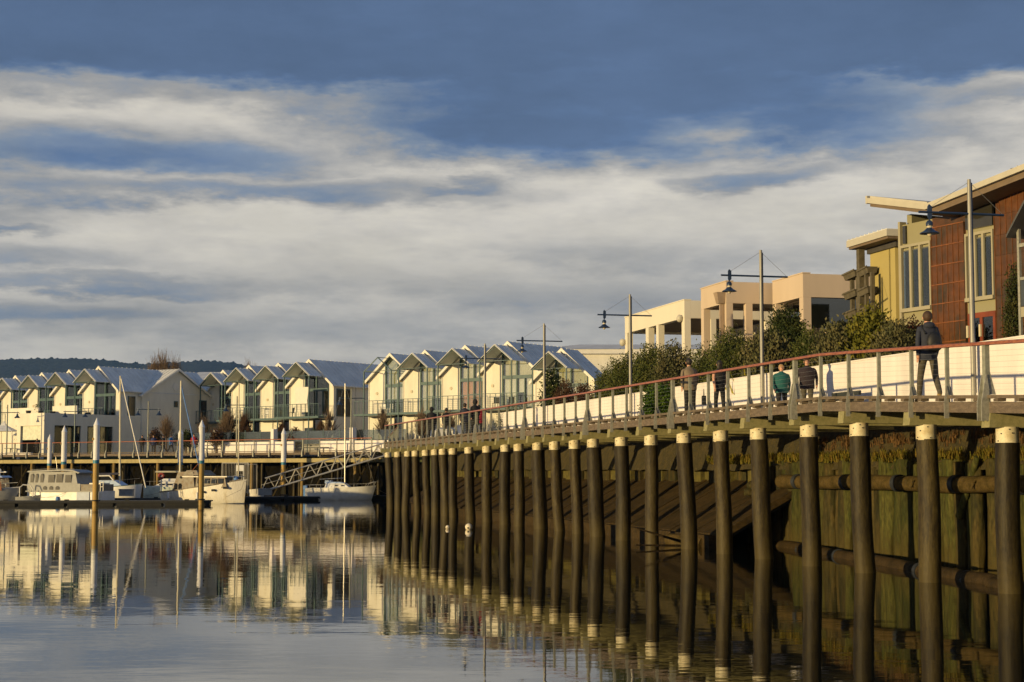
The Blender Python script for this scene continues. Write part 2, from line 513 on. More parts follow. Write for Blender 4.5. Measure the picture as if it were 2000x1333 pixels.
# ------------------------------------------------------------------ boardwalk builder
def build_walk(root, posts, piles, dzf, z_off=0.0, width=3.75, cross=True, detail=True, girder=False, double=6, first=0, pile_shift=None):
    """root: Empty whose local x runs inland and local y along the walk"""
    Z = lambda s, z: z + z_off + dzf(s)
    # handrail in lengths of two bays
    for i in range(0, len(posts) - 1, 2):
        s0 = posts[i]; s1 = posts[min(i + 2, len(posts) - 1)]
        b = MB()
        for a, c in zip(posts[i:i + 3], posts[i + 1:i + 3]):
            x0, x1 = -.52, -.36
            pr = [(x0, 0), (x0 + .02, .055), (x0 + .05, .068), (x1 - .05, .068), (x1 - .02, .055), (x1, 0)]
            n = len(pr)
            e = .006 if c == s1 else 0
            vs = [(x, a, Z(a, 5.02) + z) for x, z in pr] + [(x, c - e, Z(c, 5.02) + z) for x, z in pr]
            b.add(vs, [(k, (k + 1) % n, n + (k + 1) % n, n + k) for k in range(n)] + [tuple(range(n - 1, -1, -1)), tuple(range(n, 2 * n))])
        part('handrail', b, jarrah, root)
    # posts
    pm = MB().box(-.475, -.40, -.028, .028, 3.66, 5.02).mesh('railing_post'); pm.materials.append(post_paint)
    pl = MB()
    pl.prism([(-.545, 3.60), (-.44, 3.60), (-.44, 4.06), (-.478, 4.25), (-.492, 4.25), (-.545, 3.9)], -.05, -.038)
    plm = pl.mesh('bracket_plate'); plm.materials.append(galv)
    gm = MB().prism([(-.395, 4.07), (-.31, 4.07), (-.395, 4.30)], -.006, .006).mesh('gusset'); gm.materials.append(galv)
    dm = MB().box(-.485, -.39, -.06, .06, 3.66, 5.02).mesh('railing_post'); dm.materials.append(post_paint)
    dp = MB().prism([(-.60, 3.57), (-.43, 3.57), (-.43, 4.15), (-.47, 4.45), (-.49, 4.45), (-.60, 3.9)], -.012, .012).mesh('bracket_plate'); dp.materials.append(galv)
    dg = MB().prism([(-.385, 4.07), (-.27, 4.07), (-.385, 4.5)], -.006, .006).mesh('gusset'); dg.materials.append(galv)
    for i, s in enumerate(posts):
        dbl = (i - first) % double == 0
        h = dzf(s) + z_off
        p = part('railing_post', dm if dbl else pm, None, root, (0, s, h))
        if not detail: continue
        if dbl:
            part('bracket_plate', dp, None, p, (0, -.078, 0)); part('bracket_plate', dp, None, p, (0, .078, 0)); part('gusset', dg, None, p, (0, -.05, 0))
        else:
            part('bracket_plate', plm, None, p); part('gusset', gm, None, p)
    # wires
    for k in range(8):
        z = 4.17 + .105 * k
        b = MB()
        st = [posts[0]] + [s for s in posts[1:-1] if abs(dzf(s)) > .001 or abs(dzf(s - 1.6)) > .001] + [posts[-1]]
        for a, c in zip(st, st[1:]):
            b.tube((-.44, a, Z(a, z)), (-.44, c, Z(c, z)), .0024, n=4)
        part('wire', b, wire_m, root)
    # kerb rails with packers, fascia boards
    pk = MB().box(-.47, -.29, -.075, .075, 3.943, 3.995).mesh('packer'); pk.materials.append(deck_m)
    rr = random.Random(3)
    for a, c in zip(posts, posts[1:]):
        j = rr.uniform(-.004, .004)
        b = MB().hexa([(-.475 + j, a + .045, Z(a, 3.997)), (-.28, a + .045, Z(a, 3.997)), (-.28, c - .045, Z(c, 3.997)), (-.475 + j, c - .045, Z(c, 3.997)),
                       (-.475 + j, a + .045, Z(a, 4.062)), (-.28, a + .045, Z(a, 4.062)), (-.28, c - .045, Z(c, 4.062)), (-.475 + j, c - .045, Z(c, 4.062))])
        part('kerb_rail', b, deck_m, root)
        if detail:
            for q in (.25, .75):
                m_ = a + (c - a) * q
                part('packer', pk, None, root, (0, m_, dzf(m_) + z_off))
        b = MB().hexa([(-.44 + j, a + .02, Z(a, 3.72)), (-.385, a + .02, Z(a, 3.72)), (-.385, c - .02, Z(c, 3.72)), (-.44 + j, c - .02, Z(c, 3.72)),
                       (-.44 + j, a + .02, Z(a, 3.925)), (-.385, a + .02, Z(a, 3.925)), (-.385, c - .02, Z(c, 3.925)), (-.44 + j, c - .02, Z(c, 3.925))])
        part('fascia_board', b, old_timber, root)
    # deck boards run across the walk
    b = MB(); s = posts[0]
    while s < posts[-1]:
        z = Z(s, 3.895) + rr.uniform(-.003, .003)
        b.box(-.385, width, s, s + .136, z, z + .04); s += .143
    d = part('deck_board', b, deck_m, root, fix=False); d['kind'] = 'stuff'
    for o in (.25, 1.55, 2.85):
        for a, c in zip(posts[::4], posts[4::4] + ([posts[-1]] if (len(posts) - 1) % 4 else [])):
            b = MB().hexa([(o, a, Z(a, 3.735)), (o + .12, a, Z(a, 3.735)), (o + .12, c, Z(c, 3.735)), (o, c, Z(c, 3.735)), (o, a, Z(a, 3.89)), (o + .12, a, Z(a, 3.89)), (o + .12, c, Z(c, 3.89)), (o, c, Z(c, 3.89))])
            part('joist', b, beam_m, root)
    if girder:
        for a, c in zip(posts[::5], posts[5::5] + ([posts[-1]] if (len(posts) - 1) % 5 else [])):
            part('girder', MB().box(-.30, .0, a + .01, c - .01, 3.08 + z_off, 3.42 + z_off), gird_m, root)
        for o in (.9, 2.4):
            part('girder', MB().box(o, o + .3, posts[0], posts[-1], 3.08 + z_off, 3.42 + z_off), gird_m, root)
    # crossheads and piles
    cm = MB().prism([(-.46, 3.44), (3.85, 3.43), (3.85, 3.715), (-.43, 3.715)], -.15, .15).mesh('crosshead'); cm.materials.append(beam_m)
    for i, s in enumerate(piles):
        if cross:
            part('crosshead', cm, None, root, (0, s + (0 if pile_shift is None else pile_shift[i][2]), dzf(s) + z_off), (0, 0, rr.uniform(-.012, .012)))
    return

gird_m = mat('yellow_girder', (.34, .28, .13), .8, var=.15, scale=2)

# near boardwalk
bw = thing('boardwalk', 'long raised timber boardwalk with red handrail on dark round piles beside the river', 'boardwalk', tuple(BW), BROT)
posts = [32.35 + 1.5 * k for k in range(-5, 48)]
# piles: (x at top, x at waterline) as measured -> place by Y on the line
pile_px = [(1966, 1964, 0), (1808, 1812, 0), (1677, 1685, 0), (1579, 1580, 0), (1480, 1491, 0), (1407, 1412, 0), (1335, 1344, 0), (1271, 1274, 0), (1213, 1217, .0), (1158, 1168, .04), (1122, 1127, 0),
           (1083, 1093, 0), (1050, 1055, .06), (1013, 1014, 0), (987, 986, 0), (951, 952, 0), (916, 920, 0), (885, 886, 0), (865.5, 872, 0), (850, 853, 0), (832, 836, 0), (812, 816, 0), (797, 794, 0), (777.5, 780, 0), (758.5, 765, 0)]
pile_s = []; pile_lean = []
for xt, xb, dr in pile_px:
    Yt = 17.2 / ((xt - 1000) / 3200 + .245)
    pile_s.append(Yt / .9713); pile_lean.append(((xb - xt) / 3200 * Yt, dr))
extra = [pile_s[0] - 3.1, pile_s[0] - 6.1]
pile_s += extra; pile_lean += [(.05, 0), (-.05, 0)]
shift = [(0, 0, 0)] * len(pile_s)
build_walk(bw, posts, pile_s, dz, detail=True, first=5 - 0, pile_shift=shift)
rp = random.Random(11)
bolt = MB().lathe([(.012, 0), (.012, .012)], n=6)
for i, (s, (lean, dr)) in enumerate(zip(pile_s, pile_lean)):
    zt = 3.455 + dz(s)
    hc = .325
    # timber shaft: slightly crooked lathe
    b = MB(); n = 20
    zs = [-1.9, -.5, 0, .35, .8, 1.3, 1.9, 2.5, zt - hc + .02]
    vs = []
    ph = rp.uniform(0, 6)
    rbase = .222 + dr + rp.uniform(-.018, .022)
    for z in zs:
        k = max(0, (zt - z) / zt)
        off = lean * (k if k < 1 else 1) + .03 * math.sin(z * 1.1 + ph) * min(1, k * 2)
        rr_ = rbase * (1 + .05 * k) * (1 + .02 * math.sin(z * 2.3 + ph))
        for q in range(n):
            a = 2 * math.pi * q / n
            r1 = rr_ * (1 + .018 * math.sin(3 * a + ph) + .012 * math.sin(7 * a + z * 1.7))
            vs.append((off + r1 * math.cos(a), r1 * math.sin(a), z))
    fs = []
    for j in range(len(zs) - 1):
        for q in range(n):
            fs.append((j * n + q, j * n + (q + 1) % n, (j + 1) * n + (q + 1) % n, (j + 1) * n + q))
    fs.append(tuple(range((len(zs) - 1) * n, len(zs) * n)))
    b.add(vs, fs)
    P = part('pile', b, pile_m, bw, (0, s, 0), smooth=True)
    c = MB().lathe([(.214, zt - hc), (.216, zt - hc + .015), (.214, zt - .01), (.205, zt)], n=24)
    part('pile_cap', c, cap_m, P, smooth=True)
    bb = MB()
    for ang, zz in ((-110, .05), (-150, .13), (-60, .26), (-170, .27), (-95, .28 if i % 2 else .12)):
        a = R(ang)
        p0 = Vector((.205 * math.cos(a), .205 * math.sin(a), zt - zz)); p1 = Vector((.232 * math.cos(a), .232 * math.sin(a), zt - zz))
        bb.tube(p0, p1, .013, n=6)
    part('bolt', bb, black_m, P)

# link and far promenade
A = Vector((-7.75, 101.2, 0)); B = Vector((-10.9, 135.0, 0)); C_ = Vector((-66, 173.8, 0))
def frame_between(p, q):
    d = (q - p); L = d.length
    return math.atan2(-d.x, d.y), L      # rotation such that local y runs p->q
rzl, L1 = frame_between(A, B)
lk_ = thing('boardwalk_link', 'short length of boardwalk joining the near walk to the far promenade, seen end on', 'boardwalk', (A.x + 1.1, A.y + 1.0, 0), rzl)
build_walk(lk_, [1.5 * k for k in range(1, int(L1 / 1.5) + 1)], [3 * k for k in range(1, int(L1 / 3))], lambda s: 0.0, detail=False)
lp = MB().lathe([(.21, -1.9), (.2, 3.45)], n=12).mesh('pile', True); lp.materials.append(pile_m)
for k in range(1, int(L1 / 3)):
    part('pile', lp, None, lk_, (.1, 3 * k, 0))
# promenade: local x inland
rzp, L2 = frame_between(B, C_)
rzp2 = rzp
pr = thing('promenade', 'distant marina promenade deck with thin red handrail in front of the terraces', 'promenade', tuple(B), rzp)
# local x of this frame points to the right of travel direction = inland here
build_walk(pr, [.45 + 1.9 * k for k in range(0, int(L2 / 1.9))], [], lambda s: 0.0, z_off=-.04, detail=False, cross=False, girder=True, double=5, first=4)
pb = MB().prism([(-.60, 3.57), (-.44, 3.57), (-.44, 4.1), (-.49, 4.25), (-.60, 3.95)], -.06, .06).mesh('bracket_plate'); pb.materials.append(galv)
for k in range(0, int(L2 / 1.9)):
    part('bracket_plate', pb, None, pr, (0, .45 + 1.9 * k, -.04))
ypile = mat('promenade_pile', (.20, .13, .035), .8, var=.3, scale=4, stretch=(1, 1, .3))
pp = MB().lathe([(.17, -1.9), (.16, 3.04)], n=12).mesh('pile', True); pp.materials.append(ypile)
for k in range(0, 12):
    part('pile', pp, None, pr, (-.1, 2.5 + 5.9 * k, 0))
pdk = MB().lathe([(.15, -1.9), (.14, 3.04)], n=10).mesh('pile', True); pdk.materials.append(pile_m)
for k in range(0, 14):
    part('pile', pdk, None, pr, (1.1, 1.0 + 4.4 * k, 0)); part('pile', pdk, None, pr, (2.6, 3.0 + 4.4 * k, 0))
br1 = MB().tube((.6, 0, .1), (1.6, 1.3, 3.0), .07, n=5).mesh('brace'); br1.materials.append(pile_m)
br2 = MB().tube((1.2, 2, .1), (2.2, .9, 3.0), .07, n=5).mesh('brace'); br2.materials.append(pile_m)
for k in range(0, 14):
    part('brace', br1, None, pr, (0, 2.2 + 4.4 * k, 0)); part('brace', br2, None, pr, (0, 2.2 + 4.4 * k, 0))
part('void_panel', MB().box(3.2, 3.6, -2, L2, -1.9, 3.0), mat('void_shade', (.008, .007, .005), .9, var=.4, spec=0), pr)  # added near-black box, paints the dark void under the promenade deck

# evening haze over the river and the hills
hz = MB().box(-2600, 2600, -60, 6200, -3.2, 520)
hm = bpy.data.materials.new('haze_air'); hm.use_nodes = True
ht = hm.node_tree; ht.nodes.clear()
hv = N(ht, 'ShaderNodeVolumePrincipled'); hv.inputs['Density'].default_value = HAZE; hv.inputs['Color'].default_value = (.25, .52, 1.0, 1); hv.inputs['Anisotropy'].default_value = .2
ho = N(ht, 'ShaderNodeOutputMaterial'); ht.links.new(hv.outputs[0], ho.inputs['Volume'])
if HAZE > 0:
    o = part('haze', hz, hm); o['kind'] = 'stuff'
# ------------------------------------------------------------------ white garden wall and bank behind the boardwalk
wall = thing('garden_wall', 'long white rendered wall behind the near boardwalk, bright in the evening sun', 'wall', tuple(BW), BROT)
segs = [26.0, 30.4, 34.8, 39.2, 43.6, 48.0, 52.4, 56.8, 61.2, 65.6, 70.0, 74.4, 78.8, 83.2, 87.6, 91.7]
for i, (a, c) in enumerate(zip(segs, segs[1:])):
    j = [0, .004, -.003, .002][i % 4]
    part('wall_panel', MB().box(4.0 + j, 4.2, a + .004, c - .004, 3.62, 5.44), white_wall, wall)
    part('coping', MB().box(3.98, 4.22, a + .002, c - .002, 5.443, 5.482), white_wall, wall)
bank_m = mat('grassy_bank', (.035, .028, .008), .95, var=.5, scale=3, bump=.04, col2=(.055, .04, .01))
bank = MB()
ss = [20 + i * .5 for i in range(170)]
cols_ = [(3.5, 2.35), (3.62, 2.6), (3.78, 2.92), (3.9, 3.25), (3.98, 3.55), (4.06, 3.7)]
for i, s in enumerate(ss):
    for j, (o, z) in enumerate(cols_):
        bank.v.append((o, s, z + .06 * mnoise.noise(Vector((o * 3, s * 1.4, 0)))))
nc = len(cols_)
for i in range(len(ss) - 1):
    for j in range(nc - 1):
        bank.f.append((i * nc + j, i * nc + j + 1, (i + 1) * nc + j + 1, (i + 1) * nc + j))
struct('embankment', bank, bank_m, smooth=True, loc=tuple(BW), rz=BROT)

def tufts(name, label, spots, h0, h1, m, root_loc, rz, width=.012, per=16, seed=1):
    rg = random.Random(seed); b = MB()
    for (x, y, z) in spots:
        for k in range(per):
            a = rg.uniform(0, 6.28); l = rg.uniform(h0, h1); lean = rg.uniform(.2, .9)
            bx = x + rg.uniform(-.06, .06); by = y + rg.uniform(-.1, .1)
            dx, dy = math.cos(a) * lean * l, math.sin(a) * lean * l
            w = width
            px_, py_ = -math.sin(a) * w, math.cos(a) * w
            m1 = (bx + dx * .4, by + dy * .4, z + l * .7); tp = (bx + dx, by + dy, z + l * (1 - lean * .45))
            b.add([(bx - px_, by - py_, z - .03), (bx + px_, by + py_, z - .03), (m1[0] + px_ * .7, m1[1] + py_ * .7, m1[2]), (m1[0] - px_ * .7, m1[1] - py_ * .7, m1[2]), tp], [(0, 1, 2, 3), (3, 2, 4)])
    o = part(name, b, m, None, root_loc, (0, 0, rz), fix=False)
    tag(o, label, 'grass', kind='stuff')
    return o
grass_blade = mat('grass_blade', (.10, .095, .014), .8, var=.5, scale=5, col2=(.15, .10, .018), spec=.1)
root_brown = mat('dry_roots', (.10, .052, .014), .9, var=.4, scale=5)
rg = random.Random(5)
tufts('bank_grass', 'yellow green grass tufts hanging over the timber retaining wall', [(rg.uniform(3.42, 3.62), rg.uniform(28, 58), 2.62 + rg.uniform(-.06, .1)) for _ in range(420)], .08, .30, grass_blade, tuple(BW), BROT, seed=2)
tufts('dry_scrub', 'dry brown roots and stalks lying along the bank under the boardwalk', [(rg.uniform(3.75, 3.95), rg.uniform(28, 50), 3.02 + rg.uniform(-.1, .22)) for _ in range(380)], .05, .22, root_brown, tuple(BW), BROT, seed=3, per=12)

# retaining wall of upright logs with a log waler and black straps
log_m = mat('mossy_log', (.058, .054, .014), .85, var=.6, scale=3, stretch=(1, 1, .3), bump=.05, bscale=6, col2=(.032, .037, .008), spec=.2, tide=(.062, .046, .011))
log2_m = mat('mossy_log_dark', (.028, .026, .008), .8, var=.6, scale=3, stretch=(1, 1, .3), bump=.05, bscale=6, col2=(.058, .042, .012), spec=.2, tide=(.062, .046, .011))
waler_m = mat('waler_log', (.085, .058, .02), .75, var=.35, scale=3, bump=.02, bscale=8, col2=(.05, .036, .011), spec=.12)
strap_m = mat('black_strap', (.022, .026, .034), .6, var=.15)
rw = thing('retaining_wall', 'mossy retaining wall of upright round logs behind the nearest piles', 'retaining wall', tuple(BW), BROT)
s = 26.0; rl = random.Random(21)
logs = []
while s < 53.2:
    r = rl.uniform(.13, .24)
    if 39.2 < s < 39.6: s += .30            # a gap in the wall
    b = MB(); n = 12; top = 2.62 + rl.uniform(-.22, .1)
    vs = []; ph = rl.uniform(0, 6); lx = rl.uniform(-.05, .05)
    zs = [-1.9, 0, .7, 1.4, 2.1, top - .03, top]
    for q, z in enumerate(zs):
        rr_ = r * (1.0 if q < 6 else .8)
        for k in range(n):
            a = 2 * math.pi * k / n
            r1 = rr_ * (1 + .06 * math.sin(2 * a + ph) + .04 * math.sin(5 * a + z))
            vs.append((r1 * math.cos(a) + .02 * math.sin(z * 2 + ph), r1 * math.sin(a) + lx * z * .4, z))
    fs = [(j * n + k, j * n + (k + 1) % n, (j + 1) * n + (k + 1) % n, (j + 1) * n + k) for j in range(len(zs) - 1) for k in range(n)]
    fs.append(tuple(range((len(zs) - 1) * n, len(zs) * n)))
    b.add(vs, fs)
    part('log', b, log_m if rl.random() < .6 else log2_m, rw, (3.64 + rl.uniform(-.13, .10), s + r, 0), smooth=True)
    s += 2 * r + rl.uniform(-.01, .05)
part('backing', MB().box(3.86, 3.98, 26, 53.4, -1.9, 2.5), dark, rw)  # near-black sheet, paints the shade in the gaps between logs
lean = MB().tube((3.33, 40.3, 1.2), (3.40, 39.5, 2.65), .10, .08, n=10)
part('log', lean, log_m, rw, smooth=True)
wl = MB(); pts = [(3.22 + .03 * math.sin(i * 1.7), 27.5 + i * 2.6, 2.0 + .03 * math.sin(i * 2.1)) for i in range(10)]
wl.path(pts, [.20 + .015 * math.sin(i * 3) for i in range(10)], n=16)
part('waler', wl, waler_m, rw, smooth=True)
stm = MB()
t1 = []
for k in range(24):
    a = 2 * math.pi * k / 24
    t1.append((math.cos(a), math.sin(a)))
vs = [(.225 * c, y, .225 * s_) for y in (-.09, .09) for c, s_ in t1]
stm.add(vs, [(k, (k + 1) % 24, 24 + (k + 1) % 24, 24 + k) for k in range(24)] + [tuple(range(23, -1, -1)), tuple(range(24, 48))])
stme = stm.mesh('strap', True); stme.materials.append(strap_m)
for s in (31.5, 34.4, 37.3, 40.2, 43.2, 46.3, 49.6):
    part('strap', stme, None, rw, (3.22, s, 2.0), (0, 0, .12))
for s in (33.0, 36.0, 39.0, 42.0, 45.0):
    b = MB().tube((3.0, s, 2.02), (2.96, s + .05, 1.90), .03, n=8).tube((2.99, s - .04, 2.08), (3.03, s + .02, 2.02), .035, n=8)
    part('hook', b, waler_m, rw)
bo = MB()
for k in range(14):
    bo.ball((3.1 + rl.uniform(-.15, .2), 52.6 + rl.uniform(-.5, .5), 1.75 + rl.uniform(-.3, .35)), .19, .17, .15, 9, 6)
part('boulder', bo, log2_m, rw, smooth=True)

# floating boom log with straps
def floating_log(p, q, r, label, straps=()):
    p = Vector(p); q = Vector(q); d = q - p; L = d.length
    t = thing('boom_log', label, 'log', tuple(p), math.atan2(-d.x, d.y))
    n = int(L / 1.4); pts = [(.02 * math.sin(i * 2.2), L * i / n, r * .15 + .015 * math.sin(i * 1.3)) for i in range(n + 1)]
    part('trunk', MB().path(pts, [r * (1 + .05 * math.sin(i * 2.7)) for i in range(n + 1)], n=18), boom_m, t, smooth=True)
    k = r * 1.035 / .225
    sm = MB().add([(x * k, y, z * k) for x, y, z in vs], [(i, (i + 1) % 24, 24 + (i + 1) % 24, 24 + i) for i in range(24)] + [tuple(range(23, -1, -1)), tuple(range(24, 48))]).mesh('strap', True)
    sm.materials.append(strap_m)
    for s in straps:
        part('strap', sm, None, t, (.0, s, r * .15))
    return t
boom_m = mat('boom_log_wood', (.050, .033, .014), .7, var=.35, scale=3, bump=.02, col2=(.030, .021, .009), spec=.12)
floating_log((9.95, 32.6, -.02), (8.05, 54.0, -.02), .19, 'long floating boom log with black straps just behind the nearest piles', (2.6, 5.6, 8.8, 12.2, 16.0, 20.0))
floating_log((10.05, 30.0, 0), (9.72, 33.4, 0), .15, 'shorter floating log lying beside the end of the long boom log', ())
fl = thing('drift_log', 'sawn log end floating below the timber ramp', 'log', (5.9, 50.2, .06), R(28))
part('trunk', MB().path([(0, 0, 0), (.05, .8, .03), (0, 2.0, .1)], [.27, .26, .2], n=16), waler_m, fl, smooth=True)
part('branch', MB().path([(0, .2, .1), (-.7, .3, .12), (-1.5, .1, .3), (-2.3, .3, .55)], [.06, .05, .035, .02], n=6).path([(0, .2, 0), (-.8, .1, .0), (-2.4, .2, .05)], [.05, .04, .02], n=6), boom_m, fl)
st = thing('mooring_stake', 'short timber stake standing in the gap beside the retaining wall', 'stake', (7.6, 52.9, 0))
part('shaft', MB().box(-.04, .04, -.04, .04, -1.9, 1.45), log_m, st)
part('block', MB().box(-.13, .13, -.08, .08, 1.45, 1.72), log_m, st)

# sloping timber revetment
slab_m = mat('wet_planks', (.052, .034, .013), .8, var=.45, scale=2.5, stretch=(.4, 1, 1), bump=.012, col2=(.032, .023, .010), spec=.12)
sl = thing('revetment', 'sloping revetment of wide dark planks rising from the water under the boardwalk', 'ramp', tuple(BW), BROT)
O0, Z0_, O1, Z1_ = 1.05, .42, 5.0, 2.55
s = 50.6; k = 0
while s < 104:
    w = 2.05
    j = rl.uniform(-.012, .012)
    b = MB().hexa([(O0, s, Z0_ - .22), (O1, s, Z1_ - .22), (O1, s + w, Z1_ - .22), (O0, s + w, Z0_ - .22), (O0, s, Z0_ + j), (O1, s, Z1_ + j), (O1, s + w, Z1_ + j), (O0, s + w, Z0_ + j)])
    part('plank', b, slab_m, sl); s += w + .13; k += 1
part('toe_beam', MB().box(O0 - .22, O0 + .1, 50.8, 104, -1.8, Z0_ - .04), slab_m, sl)
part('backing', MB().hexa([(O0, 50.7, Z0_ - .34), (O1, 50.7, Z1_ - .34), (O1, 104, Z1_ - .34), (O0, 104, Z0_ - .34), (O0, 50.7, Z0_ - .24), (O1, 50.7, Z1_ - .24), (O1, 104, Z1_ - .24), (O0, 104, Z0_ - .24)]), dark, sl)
# low log wall above the revetment
lw = thing('low_log_wall', 'low wall of short upright mossy logs along the top of the plank revetment', 'retaining wall', tuple(BW), BROT)
s = 53.6
moss_m = mat('lit_moss', (.085, .070, .010), .9, var=.35, scale=4, bump=.02)
while s < 104:
    w = rl.uniform(.5, 1.1)
    part('block', MB().box(3.9 + rl.uniform(-.1, .1), 4.2, s, s + w, 1.6, 2.98 + rl.uniform(-.2, .1)), moss_m if rl.random() < .55 else log2_m, lw); s += w + rl.choice([.02, .25, .45])
part('backing', MB().box(4.02, 4.2, 52, 104, -1.9, 3.0), log2_m, lw)

# ------------------------------------------------------------------ near lamp posts
pole_m = mat('steel_pole', (.27, .26, .23), .42, .1, var=.08)
shade_m = mat('lamp_shade_blue', (.025, .045, .09), .35, .3, var=.1)
bulb_m = mat('lamp_bulb', (.55, .48, .34), .3, var=.05)
def make_lamp(label, loc, rz, group):
    t = thing('street_lamp', label, 'street lamp', loc, rz, group)
    p = part('pole', MB().lathe([(.11, 0), (.11, .02), (.062, .021), (.057, 2.5), (.05, 5.45), (.046, 5.58)], n=16), pole_m, t, smooth=True)
    part('fin', MB().box(.054, .078, -.012, .012, .3, 5.5), shade_m, p)
    a = part('arm', MB().tube((-1.38, 0, 4.72), (.93, 0, 4.72), .03, n=8), shade_m, t)
    part('stub', MB().prism([(-1.10, 4.52), (-1.03, 4.60), (-1.03, 4.86), (-1.10, 4.92), (-1.14, 4.86), (-1.14, 4.6)], -.02, .02), shade_m, a)
    part('cable', MB().tube((0, 0, 5.52), (-1.08, 0, 4.84), .006, n=4), wire_m, t); part('cable', MB().tube((0, 0, 5.52), (.9, 0, 4.74), .006, n=4), wire_m, t)
    h = part('lamp_shade', MB().lathe([(.012, .32), (.05, .30), (.085, .25), (.085, .18), (.06, .17), (.06, .12), (.075, .11), (.14, .05), (.235, 0), (.24, -.02), (.225, -.015), (.02, .05)], cx=-1.10, cz=4.21, n=24), shade_m, t, smooth=True)
    part('bulb', MB().ball((-1.10, 0, 4.19), .06, .06, .075, 12, 8), bulb_m, h, smooth=True)
    part('collar', MB().lathe([(.062, .17), (.064, .12)], cx=-1.10, cz=4.215, n=16), bulb_m, h)
    return t
lamps_s = [sY(21.0 / ((x - 1000) / 3200 + .245), 2.75) for x in (1904, 1488.5, 1230, 1061, 945)]
lamp_labels = ['tall steel lamp post with blue shade in front of the rust red house', 'tall steel lamp post with blue shade in front of the peach building', 'tall steel lamp post with blue shade beside the cream building', 'steel lamp post rising in front of the last gable of the right hand terrace', 'farthest lamp post of the near boardwalk, in front of the middle gables']
p0 = WL(3.8, lamps_s[0], 3.92)
L0 = make_lamp(lamp_labels[0], tuple(p0), BROT, 'lamp posts along the near boardwalk')
for i in range(1, 5):
    q = WL(3.8, lamps_s[i], 3.92)
    copy_thing(L0, tuple(q), BROT, lamp_labels[i])
# ------------------------------------------------------------------ terraces of gabled townhouses
HS = 1.12
def slope_slab(b, x0, z0, x1, z1, y0, y1, th):
    b.hexa([(x0, y0, z0), (x1, y0, z1), (x1, y1, z1), (x0, y1, z0), (x0, y0, z0 + th), (x1, y0, z1 + th), (x1, y1, z1 + th), (x0, y1, z0 + th)])

def ribbed(x0, z0, x1, z1, y0, y1, th=.09, pitch=.55):
    b = MB(); slope_slab(b, x0, z0, x1, z1, y0, y1, th)
    y = y0 + .1
    while y < y1:
        slope_slab(b, x0, z0 + th, x1, z1 + th, y, y + .05, .045); y += pitch
    return b

